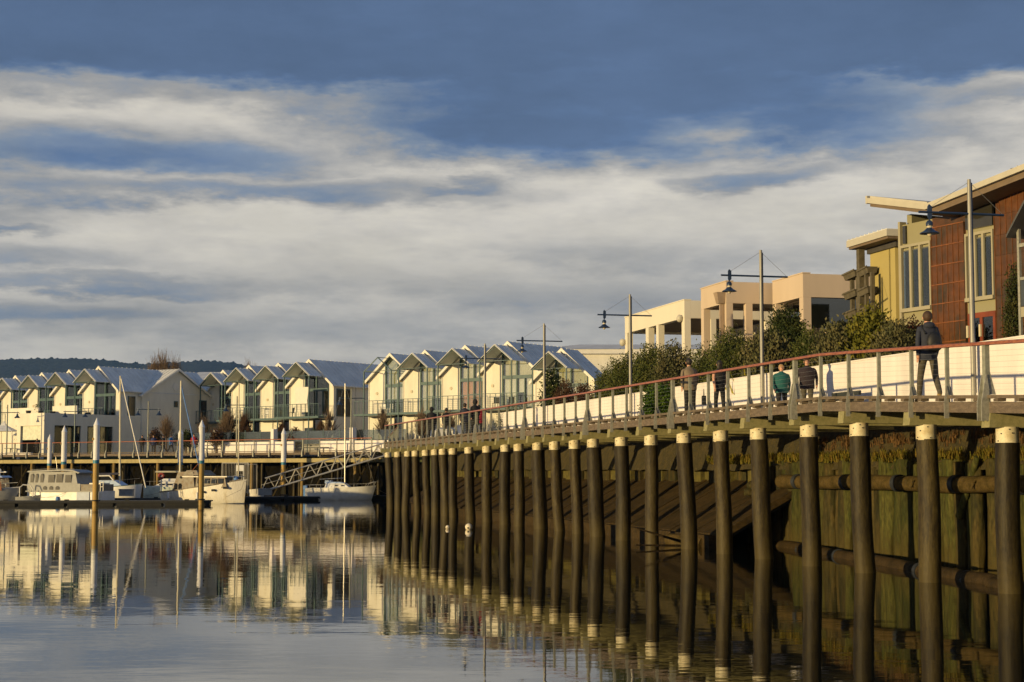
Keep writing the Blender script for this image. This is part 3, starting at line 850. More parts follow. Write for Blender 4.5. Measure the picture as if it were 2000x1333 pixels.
G, F2, TR, EV, AP = 3.55, 7.2, 9.6, 10.05, 12.3
SL = (AP - EV) / 2.75
def townhouse(label, pos, rz, canopy='roof', blinds='pale', depth=12, low=0.0, group='gabled townhouses of the marina terraces', seed=0):
    rg = random.Random(seed)
    t = thing('townhouse', label, 'house', (pos[0] * HS, pos[1] * HS, EYE * (1 - HS) - low), rz, group)
    t.scale = (HS, HS, HS)
    zt = lambda x: AP - SL * abs(x)
    # walls
    w = MB()
    w.prism([(-2.75, G), (-.85, G), (-.85, zt(-.85)), (-2.75, EV)], 0, .2)
    w.prism([(2.2, G), (2.75, G), (2.75, EV), (2.2, zt(2.2))], 0, .2)
    w.prism([(-2.75, G), (2.75, G), (2.75, EV), (0, AP), (-2.75, EV)], .75, depth)
    w.box(-2.75, -2.6, .2, .75, G, EV).box(2.6, 2.75, .2, .75, G, EV)
    part('wall', w, white, t)
    part('ground_wall', MB().box(-.85, .2, .02, .2, 6.2, 6.93).box(1.3, 2.2, .02, .2, G, 6.93), white, t)
    part('room_shade', MB().prism([(-.84, G), (2.19, G), (2.19, zt(2.19) - .3), (0, AP - .3), (-.84, zt(.84) - .3)], .68, .74), dark, t)  # flat near-black panel behind the glazing, paints the unlit interior
    # teal frame
    f = MB()
    def bar(x0, x1, z0, z1, y0=.0, y1=.12): f.box(x0, x1, y0 - .03, y1, z0, z1)
    bar(-.85, -.73, F2, zt(-.85) - .02); bar(2.1, 2.2, F2, zt(2.2) - .02)
    bar(-.73, 2.1, TR - .1, TR + .16); bar(-.73, 2.1, F2, F2 + .07)
    bar(.55, .66, F2 + .07, TR - .1); bar(.55, .66, TR + .16, zt(.66) - .05)
    bar(1.35, 1.42, F2 + .07, TR - .1)
    part('window_frame', f, teal, t)
    fb = MB()
    for sx, xa, xb in ((-1, -.8, 0), (1, 0, 2.2)):
        slope_slab(fb, xa, zt(xa) - .14, xb, zt(xb) - .14, -.03, .1, .1)
    part('window_head', fb, teal, t)
    # panes with blinds behind
    for (xa, xb) in ((-.73, .55), (.66, 1.35), (1.42, 2.1)):
        p = part('window', MB().box(xa, xb, .05, .07, F2 + .07, TR - .1), pane_m, t)
        bm_ = {'pale': blind_m, 'orange': blind_orange, 'white': blind_white}[blinds]
        k = rg.random()
        if blinds == 'orange' or k < .95:
            z0 = F2 + .1 if k < .55 or blinds == 'orange' else F2 + 1.2
            part('blind', MB().box(xa + .02, xb - .02, .2, .22, z0, TR - .12), bm_ if rg.random() < .8 else blind_white, p)
    for (xa, xb) in ((-.73, .55), (.66, 2.1)):
        za, zb = TR + .16, 0
        pl = [(xa, za), (xb, za), (xb, zt(xb) - .18)] + ([(0, AP - .18)] if xa < 0 < xb else []) + [(xa, zt(xa) - .18)]
        p = part('window', MB().prism(pl, .05, .07), pane_m, t)
        part('blind', MB().prism(pl, .25, .27), blind_m if rg.random() < .5 else curtain_ol, p)
    # ground floor glazing
    p = part('window', MB().box(.2, 1.3, .06, .08, G, 6.9), pane_dark, t)
    part('window', MB().box(-.85, .2, .06, .08, G, 6.2), pane_dark, t)
    # roof
    ro = ribbed(-3.0, AP - SL * 3.0 + .02, 0, AP + .02, -.35, depth + .2)
    ro2 = ribbed(0, AP + .02, 3.0, AP - SL * 3.0 + .02, -.35, depth + .2)
    part('roof', ro, roof_m, t); part('roof', ro2, roof_m, t)
    for sx in (-1, 1):
        b = MB(); slope_slab(b, sx * 3.02, AP - SL * 3.02 - .10, 0, AP - .10, -.41, -.353, .25)
        part('barge_board', b, white_trim, t)
    part('eaves_board', MB().box(-2.98, -2.77, -.34, .9, EV - .22, EV - .12), mat('soffit', (.45, .37, .2), .8), t)
    # balcony
    part('balcony', MB().box(-2.72, 2.72, -1.95, -.003, F2 - .2, F2 - .02), teal, t)
    r_ = MB()
    for x in [-2.68 + .536 * i for i in range(11)]:
        r_.box(x - .018, x + .018, -1.93, -1.89, F2 - .02, F2 + 1.05)
    r_.box(-2.7, 2.7, -1.94, -1.88, F2 + 1.05, F2 + 1.10)
    for k in range(6):
        r_.tube((-2.7, -1.91, F2 + .15 + .15 * k), (2.7, -1.91, F2 + .15 + .15 * k), .008, n=4)
    part('balustrade', r_, teal, t)
    # canopy over the balcony
    cz, hw, cs = AP - .33, 1.55, .75
    c = MB()
    ez = cz - hw * cs
    for x in (-hw, hw):
        c.box(x - .045, x + .045, -1.98, -1.89, G, ez)
        c.tube((x, -1.93, ez), (x, -.05, ez), .04, n=4)
        c.tube((x, -1.93, ez), (0, -1.93, cz), .05, n=4)
    c.tube((-hw, -1.93, ez), (hw, -1.93, ez), .035, n=4); c.tube((0, -1.93, cz), (0, -.36, cz), .04, n=4)
    part('canopy_frame', c, teal, t)
    if canopy == 'roof':
        for sx in (-1, 1):
            xa = sx * (hw + .12); b = ribbed(min(xa, 0), cz - cs * (hw + .12) + .05 if xa < 0 else cz + .05, max(xa, 0), cz + .05 if xa < 0 else cz - cs * (hw + .12) + .05, -2.1, -.42, .05, .5)
            part('canopy_roof', b, roof_m, t)
    elif canopy == 'sail':
        for sx in (-1, 1):
            xa = sx * (hw + .12); b = ribbed(min(xa, 0), cz - cs * (hw + .12) + .05 if xa < 0 else cz + .05, max(xa, 0), cz + .05 if xa < 0 else cz - cs * (hw + .12) + .05, -2.1, -.42, .05, .5)
            part('canopy_roof', b, roof_m, t)
        part('shade_sail', MB().prism([(-.35, F2 + .35), (1.35, F2 + .35), (1.25, F2 + 1.4), (1.42, F2 + 2.6), (-.3, F2 + 2.6), (-.15, F2 + 1.4)], -1.84, -1.82), blind_white, t)
    part('wall_lamp', MB().tube((-1.75, -.06, 9.0), (-1.75, -.004, 9.0), .13, n=14), bulb_m, t)
    part('wall_lamp', MB().tube((-1.75, -.06, 5.6), (-1.75, -.004, 5.6), .11, n=14), bulb_m, t)
    part('downpipe', MB().box(-2.70, -2.62, -.06, -.003, G, EV), white_trim, t)
    return t

AR = -math.atan2(.6, .8)
rows = [
    ('left terrace', [(-56.9, 179.6), (-52.5, 174), (-48.2, 168.8), (-44.1, 164), (-39.8, 158.6)],
     ['leftmost gabled house of the left terrace, cut by the picture edge', 'second gabled house of the left terrace, with pale yellow blinds', 'third gabled house of the left terrace, above the cafe', 'fourth gabled house of the left terrace, with dark upper windows', 'end house of the left terrace with a broad grey gabled side wall'],
     ['roof'] * 5, ['pale', 'pale', 'orange', 'pale', 'pale']),
    ('middle terrace', [(-28.8, 164.6), (-25, 157), (-21.7, 153.7), (-18.2, 148.6)],
     ['first gabled house of the middle terrace, beside the broad grey gable wall', 'second gabled house of the middle terrace, behind the bare tree', 'third gabled house of the middle terrace, white chairs on its balcony', 'end house of the middle terrace with a pale shade sail and long grey roof'],
     ['roof', 'roof', 'roof', 'sail'], ['pale', 'white', 'white', 'pale']),
    ('right terrace', [(-10.3, 141), (-7.07, 137.3), (-3.55, 132), (-.12, 128), (3.94, 123.4)],
     ['first gabled house of the right terrace, its canopy a bare steel frame without roof', 'second gabled house of the right terrace, with pale blinds', 'third gabled house of the right terrace, with orange blinds', 'fourth and nearest gabled house of the right terrace, with white upper blinds', 'low set gabled house between the right terrace and the dark shrubs'],
     ['frame', 'roof', 'roof', 'roof', 'roof'], ['pale', 'pale', 'orange', 'white', 'white']),
]
houses = {}
sd = 0
for name, ps, labs, can, bl in rows:
    for i, p in enumerate(ps):
        sd += 1
        depth = {('right terrace', 4): 1.6, ('right terrace', 3): 7.2}.get((name, i), 12)
        houses[(name, i)] = townhouse(labs[i], p, AR, can[i], bl[i], seed=sd, depth=depth, low=1.0 if labs[i].startswith('low set') else 0.0)
# side elevation of the end house of the left terrace: a broad cross gable
e = houses[('left terrace', 4)]
w = MB().prism([(2.6, G), (11.4, G), (11.4, 9.7), (7.0, 12.25), (2.6, 9.7)], 2.35, 2.78 + .2, axis='x')
part('side_wall', w, white, e)
b = MB()
for (ya, za, yb, zb) in ((2.2, 9.5, 7.0, 12.3), (7.0, 12.3, 11.8, 9.5)):
    b.hexa([(-1.5, ya, za), (3.25, ya, za), (3.25, yb, zb), (-1.5, yb, zb), (-1.5, ya, za + .1), (3.25, ya, za + .1), (3.25, yb, zb + .1), (-1.5, yb, zb + .1)])
    n_ = 0
    x = -1.3
    while x < 3.2:
        b.hexa([(x, ya, za + .1), (x + .05, ya, za + .1), (x + .05, yb, zb + .1), (x, yb, zb + .1), (x, ya, za + .145), (x + .05, ya, za + .145), (x + .05, yb, zb + .145), (x, yb, zb + .145)]); x += .55
part('roof', b, roof_m, e)
b = MB()
for (ya, za, yb, zb) in ((2.2, 9.4, 7.0, 12.2), (7.0, 12.2, 11.8, 9.4)):
    b.hexa([(3.253, ya, za), (3.31, ya, za), (3.31, yb, zb), (3.253, yb, zb), (3.253, ya, za + .22), (3.31, ya, za + .22), (3.31, yb, zb + .22), (3.253, yb, zb + .22)])
part('barge_board', b, white_trim, e)
for (y0, y1, z0, z1, x) in ((1.0, 1.9, F2 - .2, 9.5, 2.75), (6.6, 7.1, 8.6, 9.2, 2.98), (9.9, 10.9, F2 - .3, 9.4, 2.98)):
    f = part('window', MB().box(x, x + .05, y0, y1, z0, z1), teal, e)
    part('pane', MB().box(x + .051, x + .06, y0 + .08, y1 - .08, z0 + .08, z1 - .08), mat('dark_pane', (.03, .028, .022), .08), f)
part('vent', MB().tube((2.98, 6.8, 10.6), (3.02, 6.8, 10.6), .38, n=20), white_trim, e)
# end wall windows of the middle and right terraces
for key in (('middle terrace', 3), ('right terrace', 3)):
    e2 = houses[key]
    f = part('window', MB().box(2.75, 2.80, .35, 2.2, F2, TR + .1), teal, e2)
    for k in range(3):
        part('pane', MB().box(2.801, 2.81, .43 + .6 * k, .95 + .6 * k, F2 + .08, TR), mat('dark_pane', (.03, .028, .022), .08), f)
    part('downpipe', MB().box(2.75, 2.83, 2.9, 2.98, G, EV), white_trim, e2)

# balcony clutter
chair_w = mat('white_plastic', (.75, .74, .7), .5)
def clutter(key, x, label, cat, m):
    h = houses[key]
    mw = Matrix.Translation(h.location) @ Matrix.Rotation(h.rotation_euler.z, 4, 'Z') @ Matrix.Scale(HS, 4)
    p = mw @ Vector((x, -1.1, F2 - .02))
    t = thing('garden_chair', label, cat, tuple(p), h.rotation_euler.z + rnd.uniform(-.5, .5), 'chairs and tables on the balconies')
    part('seat', MB().box(-.25, .25, -.25, .25, .42, .46), m, t)
    part('backrest', MB().box(-.25, .25, .21, .25, .46, .95), m, t)
    for sx in (-.22, .22):
        for sy in (-.22, .22):
            part('leg', MB().box(sx - .02, sx + .02, sy - .02, sy + .02, 0, .42), m, t)
clutter(('right terrace', 0), -.2, 'white chair on the balcony under the bare canopy frame', 'chair', chair_w)
clutter(('right terrace', 0), .7, 'white chair beside the teal post on the balcony under the bare canopy frame', 'chair', chair_w)
clutter(('middle terrace', 2), -.9, 'white chair on the balcony of the third middle terrace house', 'chair', chair_w)
clutter(('right terrace', 3), -.6, 'dark chair on the balcony of the nearest terrace house, by the teal post', 'chair', black_m)
clutter(('right terrace', 3), .9, 'dark chair on the balcony of the nearest terrace house, in front of the pale blind', 'chair', black_m)
clutter(('middle terrace', 3), -1.3, 'dark chair on the balcony beside the pale shade sail', 'chair', black_m)

# far cream block and houses behind
cb = thing('cream_building', 'distant cream block with a low grey hipped roof behind the last terrace gable', 'building', (0, 0, 0))
part('wall', MB().box(3.0, 22, 168, 182, 3.5, 14.3), white, cb)
part('fascia', MB().box(2.5, 22.5, 167.5, 182.5, 14.3, 14.75), white_trim, cb)
rb = MB().add([(2.4, 167.4, 14.76), (22.6, 167.4, 14.76), (22.6, 182.6, 14.76), (2.4, 182.6, 14.76), (7.0, 171, 15.5), (20, 171, 15.5), (20, 179, 15.5), (7.0, 179, 15.5)], [(0, 1, 5, 4), (1, 2, 6, 5), (2, 3, 7, 6), (3, 0, 4, 7), (4, 5, 6, 7)])
part('roof', rb, roof_m, cb)
part('annexe', MB().box(8.4, 22, 160, 167.4, 3.5, 10.6), white, cb)
fb_ = thing('pale_hall', 'pale low roofed building behind the broad grey gable', 'building', (0, 0, 0))
part('wall', MB().box(-41, -29, 205, 218, 3.5, 13.6), white, fb_)
part('roof', MB().add([(-42, 204, 13.62), (-28, 204, 13.62), (-28, 219, 13.62), (-42, 219, 13.62), (-40, 209, 14.9), (-30, 209, 14.9), (-30, 214, 14.9), (-40, 214, 14.9)], [(0, 1, 5, 4), (1, 2, 6, 5), (2, 3, 7, 6), (3, 0, 4, 7), (4, 5, 6, 7)]), roof_m, fb_)

# ------------------------------------------------------------------ cafe at the left
cf = thing('cafe_building', 'low white flat roofed cafe with wide dark openings at the left end of the promenade', 'building', (-47.9, 167.9, 0), AR)
# local: x along lit front (to the left = -x), y along shaded side
zt_ = 8.25
part('wall', MB().box(-4.5, -3.9, 0, .3, 3.5, zt_ - 1.3).box(-.55, 0, 0, .3, 3.5, zt_ - 1.3).box(-4.5, 0, 0, .3, zt_ - 1.3, zt_), white, cf)
part('wall', MB().box(-.28, 0, .303, 1.3, 3.5, zt_ - 1.25).box(-.28, 0, 4.7, 5.5, 3.5, zt_ - 1.25).box(-.28, 0, 8.9, 12.9, 3.5, zt_ - 1.25).box(-.28, 0, .303, 12.9, zt_ - 1.25, zt_ - .01), white, cf)
part('roof_slab', MB().box(-4.45, -.29, .31, 12.9, zt_ - .5, zt_ - .3), white_trim, cf)
part('back_wall', MB().box(-4.45, -4.2, .31, 12.9, 3.5, zt_ - .5), dark, cf)  # coloured near black to paint the shade inside the cafe
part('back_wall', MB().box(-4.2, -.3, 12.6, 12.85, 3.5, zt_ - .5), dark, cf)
part('awning', MB().box(-3.7, -.6, .16, .2, 5.5, zt_ - 1.32), mat('cafe_blind', (.62, .64, .52), .7), cf)
for y0 in (1.3, 3.0, 5.5, 7.2):
    f = part('window', MB().box(-.2, -.14, y0, y0 + .08, 3.5, zt_ - 1.26).box(-.2, -.14, y0 + .08, y0 + 1.7, 5.2, 5.27), teal, cf)
    part('pane', MB().box(-.19, -.17, y0 + .08, y0 + 1.68, 3.5, zt_ - 1.27), pane_dark, f)
for k, w_ in enumerate(('leftmost', 'second', 'third', 'fourth', 'fifth', 'rightmost')):
    tag(part('planter', MB().lathe([(.22, 0), (.3, .35)], n=10), black_m, None, (-50.6 + k * 1.0, 171.5 + k * 1.0, zt_)), w_ + ' of six dark round planters along the cafe roof edge, counted from the left', 'planter', 'dark planters along the cafe roof')
pb2 = thing('roof_terrace', 'grey roof terrace wall between the cafe and the left terrace gables', 'wall', (-47.9, 167.9, 0), AR)
part('parapet', MB().box(-10.5, -5.0, 3.0, 3.25, 3.5, 9.0).box(-4.6, -.6, 4.5, 4.7, zt_, 9.15), white, pb2)

# promenade wall and glass fence (frame of the promenade)
gw = thing('promenade_wall', 'low cream wall along the back of the far promenade', 'wall', tuple(B), rzp)
y = 1.0; k = 0; rq = random.Random(4)
while y < 26.5:
    L = 3.0
    if k not in (3, 8): part('wall_panel', MB().box(3.75, 3.95, y, y + L - .06, 3.5, 4.92), white_wall, gw)
    y += L; k += 1
part('step', MB().box(3.4, 3.7, 48.5, 57.5, 3.8, 4.15), white_wall, gw)
gf = thing('glass_fence', 'grey glass garden fence above the low promenade wall', 'fence', tuple(B), rzp)
gpost = MB().box(4.3, 4.36, -.03, .03, 3.6, 6.0).mesh('post'); gpost.materials.append(teal)
gpane = MB().box(4.32, 4.34, .05, 1.85, 4.7, 5.85).mesh('pane'); gpane.materials.append(glass('fence_glass', (.22, .25, .24), .3, .1))
for k in range(15):
    part('post', gpost, None, gf, (0, .5 + 1.9 * k, 0)); part('pane', gpane, None, gf, (0, .5 + 1.9 * k, 0))
part('retaining_block', MB().box(4.6, 4.9, .5, 28, 3.6, 5.0), mat('grey_block', (.3, .29, .26), .8), gf)
for k, (yy, lab) in enumerate([(6.0, 'white gate pier beside the foot of the middle terrace end house'), (15.3, 'white gate pier behind the fifth mooring pile'), (22.5, 'white gate pier below the middle terrace')]):
    tag(part('gate_pier', MB().box(3.6, 4.1, yy, yy + .35, 3.5, 6.05), white_wall, None, tuple(B), (0, 0, rzp)), lab, 'pier')

# double lamps on the promenade
def far_lamp(label, px, D, rz, single=False, h=9.2):
    X = (px - 1000) / 3200 * D
    t = thing('street_lamp', label, 'street lamp', (X, D, 3.9), rz, 'lamp posts along the far promenade')
    part('pole', MB().tube((0, 0, 0), (0, 0, h - 3.9), .075, .055, n=8), teal if not single and px != 290 else post_paint, t, smooth=True)
    part('arm', MB().tube((-1.15, 0, h - 4.7), (1.15, 0, h - 4.7), .04, n=6), steel_blue, t)
    for sx in ((-1.0,) if single else (-1.0, 1.0)):
        part('lamp_shade', MB().lathe([(.03, .45), (.1, .38), (.1, .25), (.28, .02), (.29, 0), (.02, .03)], cx=sx, cz=h - 5.25, n=14).tube((sx, 0, h - 4.85), (sx, 0, h - 4.6), .04, n=6), shade_m, t, smooth=True)
    return t
far_lamp('double armed lamp post in front of the cafe', 147, 163, 0, h=9.0)
far_lamp('double armed lamp post in front of the broad grey gable wall', 290, 155, 0, h=8.9)
far_lamp('dark lamp post at the far left beside the white canopies', 15, 166, 0, h=9.0)
far_lamp('single lamp post below the middle terrace, next to the thin mast', 463, 147, 0, True, h=9.0)
far_lamp('single lamp post beside the grey end wall of the middle terrace', 686, 140, 0, True, h=9.3)

# marquee at the far left
mq = thing('marquee', 'white peaked canopies over outdoor tables at the far left', 'marquee', (-53.5, 172, 3.85))
for k, x in enumerate((-2.2, .2)):
    part('canopy', MB().add([(x - 1.3, -1.3, 2.6), (x + 1.3, -1.3, 2.6), (x + 1.3, 1.3, 2.6), (x - 1.3, 1.3, 2.6), (x, 0, 3.7), (x - .3, -.3, 3.2), (x + .3, -.3, 3.2), (x + .3, .3, 3.2), (x - .3, .3, 3.2)],
         [(0, 1, 6, 5), (1, 2, 7, 6), (2, 3, 8, 7), (3, 0, 5, 8), (5, 6, 4), (6, 7, 4), (7, 8, 4), (8, 5, 4)]), chair_w, mq, fix=False)
    for a, c in ((-1.25, -1.25), (1.25, -1.25), (1.25, 1.25), (-1.25, 1.25)):
        part('pole', MB().tube((x + a, c, 0), (x + a, c, 2.6), .05, n=6), white_trim, mq)
tag(part('dining_table', MB().box(-.5, .5, -.5, .5, .72, .76).box(-.04, .04, -.04, .04, 0, .72), black_m, None, (-52, 170.2, 3.9)), 'dark cafe table under the white canopies', 'table')
# ------------------------------------------------------------------ modern buildings on the right
peach = mat('peach_render', (.55, .44, .335), .8, var=.05, scale=.8, stretch=(1, 1, .3))
cream = mat('cream_render', (.70, .65, .54), .8, var=.04, scale=.8, stretch=(1, 1, .3))
olive = mat('olive_render', (.40, .33, .125), .8, var=.06, scale=.8)
olive_grey = mat('olive_panel', (.27, .25, .15), .7, var=.05, scale=.6)
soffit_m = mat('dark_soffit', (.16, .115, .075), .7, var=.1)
fascia_m = mat('cream_fascia', (.48, .45, .37), .55, var=.05)
rust = mat('rusted_panel', (.105, .038, .011), .5, var=.3, scale=.7, stretch=(1, 1, 1.3), bump=.003, bscale=30, col2=(.046, .028, .014))
rust_edge = mat('rusted_rib', (.20, .07, .02), .5, var=.25, scale=5)
planter_m = mat('planter_timber', (.10, .085, .055), .8, var=.25, scale=6)
frame_cream = mat('cream_window_frame', (.34, .31, .22), .5, var=.05)
blind_dark = mat('slate_blind', (.10, .105, .10), .6, var=.15, scale=20, stretch=(.2, .2, 4))
red_frame = mat('red_door_timber', (.19, .042, .012), .45, var=.2)
R3 = math.atan2(-.971, .238)

def fb(name, label, corner, zt, band, xl, yd, m, cols, floor=6.0, rows=()):
    t = thing(name, label, 'building', (corner[0], corner[1], 0), R3)
    part('parapet', MB().box(-xl, 0, 0, .3, zt - band, zt), m, t)
    part('parapet', MB().box(-.3, 0, .303, yd, zt - band - .003, zt - .003), m, t)
    part('parapet', MB().box(-xl, -xl + .3, .303, yd, zt - band - .003, zt - .003), m, t)
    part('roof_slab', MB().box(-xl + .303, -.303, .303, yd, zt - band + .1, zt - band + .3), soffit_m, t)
    part('capping', MB().box(-xl - .03, .03, -.03, .33, zt + .003, zt + .05), m, t)
    for (x, y, w, d) in cols:
        part('column', MB().box(x - w, x, y, y + d, 3.6, zt - band - .004), m, t)
    part('back_wall', MB().box(-xl, -.31, yd * .5, yd * .5 + .2, 3.6, zt - band), m, t)
    part('room_shade', MB().box(-xl + .2, -.6, yd * .5 - .06, yd * .5 - .01, 7.0, zt - band - .5), dark, t)  # near-black sheet before the back wall, shade painted as colour
    part('terrace_floor', MB().box(-xl, 0, 0, yd, floor - .25, floor), m, t)
    return t
# cream building
c2 = fb('cream_house', 'cream flat roofed house with deep open terraces left of the peach building', (7.95, 75.2), 10.17, .82, 9.0, 9, cream, [(0, .002, .4, .3), (-3.7, .002, .35, .3), (-5.2, .002, .45, .3), (-8.6, .002, .4, .3), (-.002, 4.0, .3, .5), (-.002, 1.3, .3, .25)])
part('wall_lamp', MB().ball((-.35, -.12, 9.35), .18, .14, .18), fascia_m, c2, smooth=True)
part('wall_lamp', MB().ball((-9.05, -.12, 8.9), .2, .16, .2), fascia_m, c2, smooth=True)
part('side_wall', MB().box(-.25, -.02, .8, 9, 3.6, 6.9).box(-.22, -.05, 1.6, 9, 6.9, 8.0), cream, c2)
# peach building, two volumes
c3 = fb('peach_building', 'peach flat roofed building with tall square columns behind the shrubs', (9.2, 70.0), 10.43, .92, 3.1, 9, peach, [(0, .002, .35, .3), (-2.75, .002, .35, .3), (-.002, .9, .3, .3), (-.4, 2.6, .35, .35)])
part('parapet', MB().box(-.6, 2.2, 2.6, 2.9, 9.48, 10.397), peach, c3)
dx = Vector((11.87 - 9.1, 67.0 - 70.0, 0)); ax = Vector((math.cos(R3), math.sin(R3), 0)); ay = Vector((-math.sin(R3), math.cos(R3), 0))
ox, oy = dx.dot(ax), dx.dot(ay)
V2 = MB()
part('parapet', MB().box(ox - 3.2, ox, oy, oy + .3, 9.45, 10.42), peach, c3)
part('parapet', MB().box(ox - .3, ox, oy + .303, oy + 9, 9.45, 10.417), peach, c3)
part('capping', MB().box(ox - 3.2, ox + .03, oy - .03, oy + .33, 10.423, 10.47), peach, c3)
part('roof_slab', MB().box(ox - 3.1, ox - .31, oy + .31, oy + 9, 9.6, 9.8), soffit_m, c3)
part('column', MB().box(ox - .4, ox, oy + .002, oy + .35, 3.6, 9.446), peach, c3)
part('column', MB().box(ox - 3.2, ox - 2.85, oy + .002, oy + .35, 3.6, 9.446), peach, c3)
part('window', MB().box(ox - 2.9, ox - .4, oy + .8, oy + .84, 3.6, 9.5), pane_dark, c3)
part('window', MB().box(ox - .2, ox - .16, oy + .4, oy + 9, 8.2, 9.44), pane_dark, c3)
part('room_shade', MB().box(ox - 2.9, ox - .5, oy + 2.6, oy + 2.7, 3.6, 9.5), dark, c3)  # near-black sheet behind the glass, paints the interior shade
part('side_wall', MB().box(ox - .25, ox + .9, oy + 1.0, oy + 9, 3.6, 8.1), peach, c3)
for k in range(6):
    f = part('window', MB().box(ox + .9, ox + .97, oy + 1.1 + .55 * k, oy + 1.55 + .55 * k, 5.2, 7.7), fascia_m, c3)
    part('pane', MB().box(ox + .971, ox + .98, oy + 1.16 + .55 * k, oy + 1.49 + .55 * k, 5.3, 7.6), mat('dark_pane', (.03, .028, .022), .08), f)
part('rainhead', MB().add([(-.42, -.3, 9.5), (-.12, -.3, 9.5), (-.12, -.02, 9.5), (-.42, -.02, 9.5), (-.5, -.4, 9.98), (-.05, -.4, 9.98), (-.05, -.02, 9.98), (-.5, -.02, 9.98)], [(3, 2, 1, 0), (4, 5, 6, 7), (0, 1, 5, 4), (1, 2, 6, 5), (2, 3, 7, 6), (3, 0, 4, 7)]).box(-.33, -.21, -.2, -.03, 3.6, 9.5), mat('rainhead', (.34, .25, .17), .5), c3)
# olive building
c4 = thing('olive_house', 'olive yellow house with overhanging metal roof and timber planter frames', 'house', (13.03, 56.0, 0), R3)
part('wall', MB().box(-1.55, 0, 0, 6, 3.6, 9.95).box(.002, 1.9, .9, 6, 3.6, 9.95).box(-4.2, -1.56, 1.8, 6, 3.6, 9.95), olive, c4)
part('wall', MB().box(-.12, .0, -.0, .9, 3.6, 9.94).box(.0, .35, -.005, .89, 3.6, 9.94), olive, c4)
part('eaves', MB().box(-2.0, 1.0, -.6, 6, 10.15, 10.23), soffit_m, c4)
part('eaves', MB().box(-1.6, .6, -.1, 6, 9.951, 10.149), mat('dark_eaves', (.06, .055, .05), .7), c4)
part('fascia', MB().box(-2.06, 1.06, -.66, 6.06, 10.233, 10.46), fascia_m, c4)
rb = MB()
for k in range(9):
    rb.box(-2.0 + .33 * k, -1.95 + .33 * k, -.64, 6, 10.463, 10.52)
rb.box(-2.05, 1.05, -.65, 6.05, 10.461, 10.48)
part('roof', rb, roof_m, c4)
part('post', MB().box(-1.78, -1.56, -.42, -.2, 3.6, 10.14), planter_m, c4)
for x in (-2.6, -2.12): part('post', MB().box(x, x + .13, -.3, -.17, 3.6, 9.3), planter_m, c4)
for x in (-1.2, -.75): part('post', MB().box(x, x + .12, -.42, -.3, 3.6, 9.2), planter_m, c4)
for z in (9.2, 8.5, 7.8, 7.1, 6.4):
    for (xa, xb) in ((-2.75, -1.8), (-1.54, -.8)):
        p = part('planter', MB().hexa([(xa + .06, -.44, z - .07), (xb - .04, -.44, z), (xb - .04, -.12, z), (xa + .06, -.12, z - .07), (xa, -.5, z + .13), (xb, -.5, z + .22), (xb, -.08, z + .22), (xa, -.08, z + .13)]), planter_m, c4)
        part('rim', MB().hexa([(xa - .03, -.53, z + .10), (xb + .02, -.53, z + .19), (xb + .02, -.503, z + .19), (xa - .03, -.503, z + .10), (xa - .03, -.53, z + .16), (xb + .02, -.53, z + .25), (xb + .02, -.503, z + .25), (xa - .03, -.503, z + .16)]), planter_m, p)
        part('plant', MB().ball((xb - .35, -.3, z + .2), .22, .12, .07, 8, 5), mat('planter_green', (.05, .06, .015), .8), p)

# rust red house
RT = math.atan2(-.905, .425)
c5 = thing('rust_red_house', 'house with rust red metal cladding and a sloping butterfly roof at the right edge', 'house', (11.93, 50.0, 0), RT)
part('wall', MB().box(0, 1.5, .05, .3, 3.6, 9.85).box(2.95, 4.2, .05, .3, 3.6, 9.6).box(-.02, .2, .31, 7, 3.6, 10.2).box(.21, 9, .5, 7, 3.6, 9.8), olive_grey, c5)
part('corner_post', MB().box(-.02, .08, -.05, .2, 3.6, 9.95), frame_cream, c5)
part('upper_glazing', MB().box(.16, .30, -.02, .045, 9.25, 9.8), mat('dark_pane', (.03, .028, .022), .08), c5)
part('upper_glazing', MB().prism([(3.02, 9.3), (4.15, 9.3), (4.15, 9.98), (3.02, 9.84)], -.03, .04), mat('dark_pane', (.03, .028, .022), .08), c5)
part('head_trim', MB().prism([(3.0, 9.87), (4.2, 10.0), (4.2, 10.09), (3.0, 9.96)], -.05, .04), fascia_m, c5)
def casement(x0, x1, z0, z1, n):
    f = part('window', MB().box(x0, x1, -.06, .04, z1 - .08, z1).box(x0, x1, -.10, .04, z0 - .06, z0 + .05).box(x0, x0 + .06, -.06, .04, z0 + .05, z1 - .08).box(x1 - .06, x1, -.06, .04, z0 + .05, z1 - .08), frame_cream, c5)
    w = (x1 - x0 - .12) / n
    for k in range(n):
        a = x0 + .06 + w * k
        if k: part('mullion', MB().box(a - .045, a + .045, -.07, .03, z0 + .05, z1 - .08), frame_cream, f)
        part('pane', MB().box(a + .06, a + w - .06, -.02, -.01, z0 + .06, z1 - .2), glass('slat_glass', (.25, .28, .3), .4), f)
        part('blind', MB().box(a + .05, a + w - .05, .0, .035, z0 + .06, z1 - .16), blind_dark, f)
        sl_ = MB()
        for q in range(24):
            zz = z0 + .1 + q * (z1 - z0 - .35) / 24
            sl_.box(a + .06, a + w - .06, -.008, .0, zz, zz + .022)
        part('louver', sl_, mat('blind_slat', (.20, .205, .19), .6), f)
casement(.06, 1.47, 7.2, 9.2, 3)
casement(3.0, 4.18, 7.25, 9.18, 3)
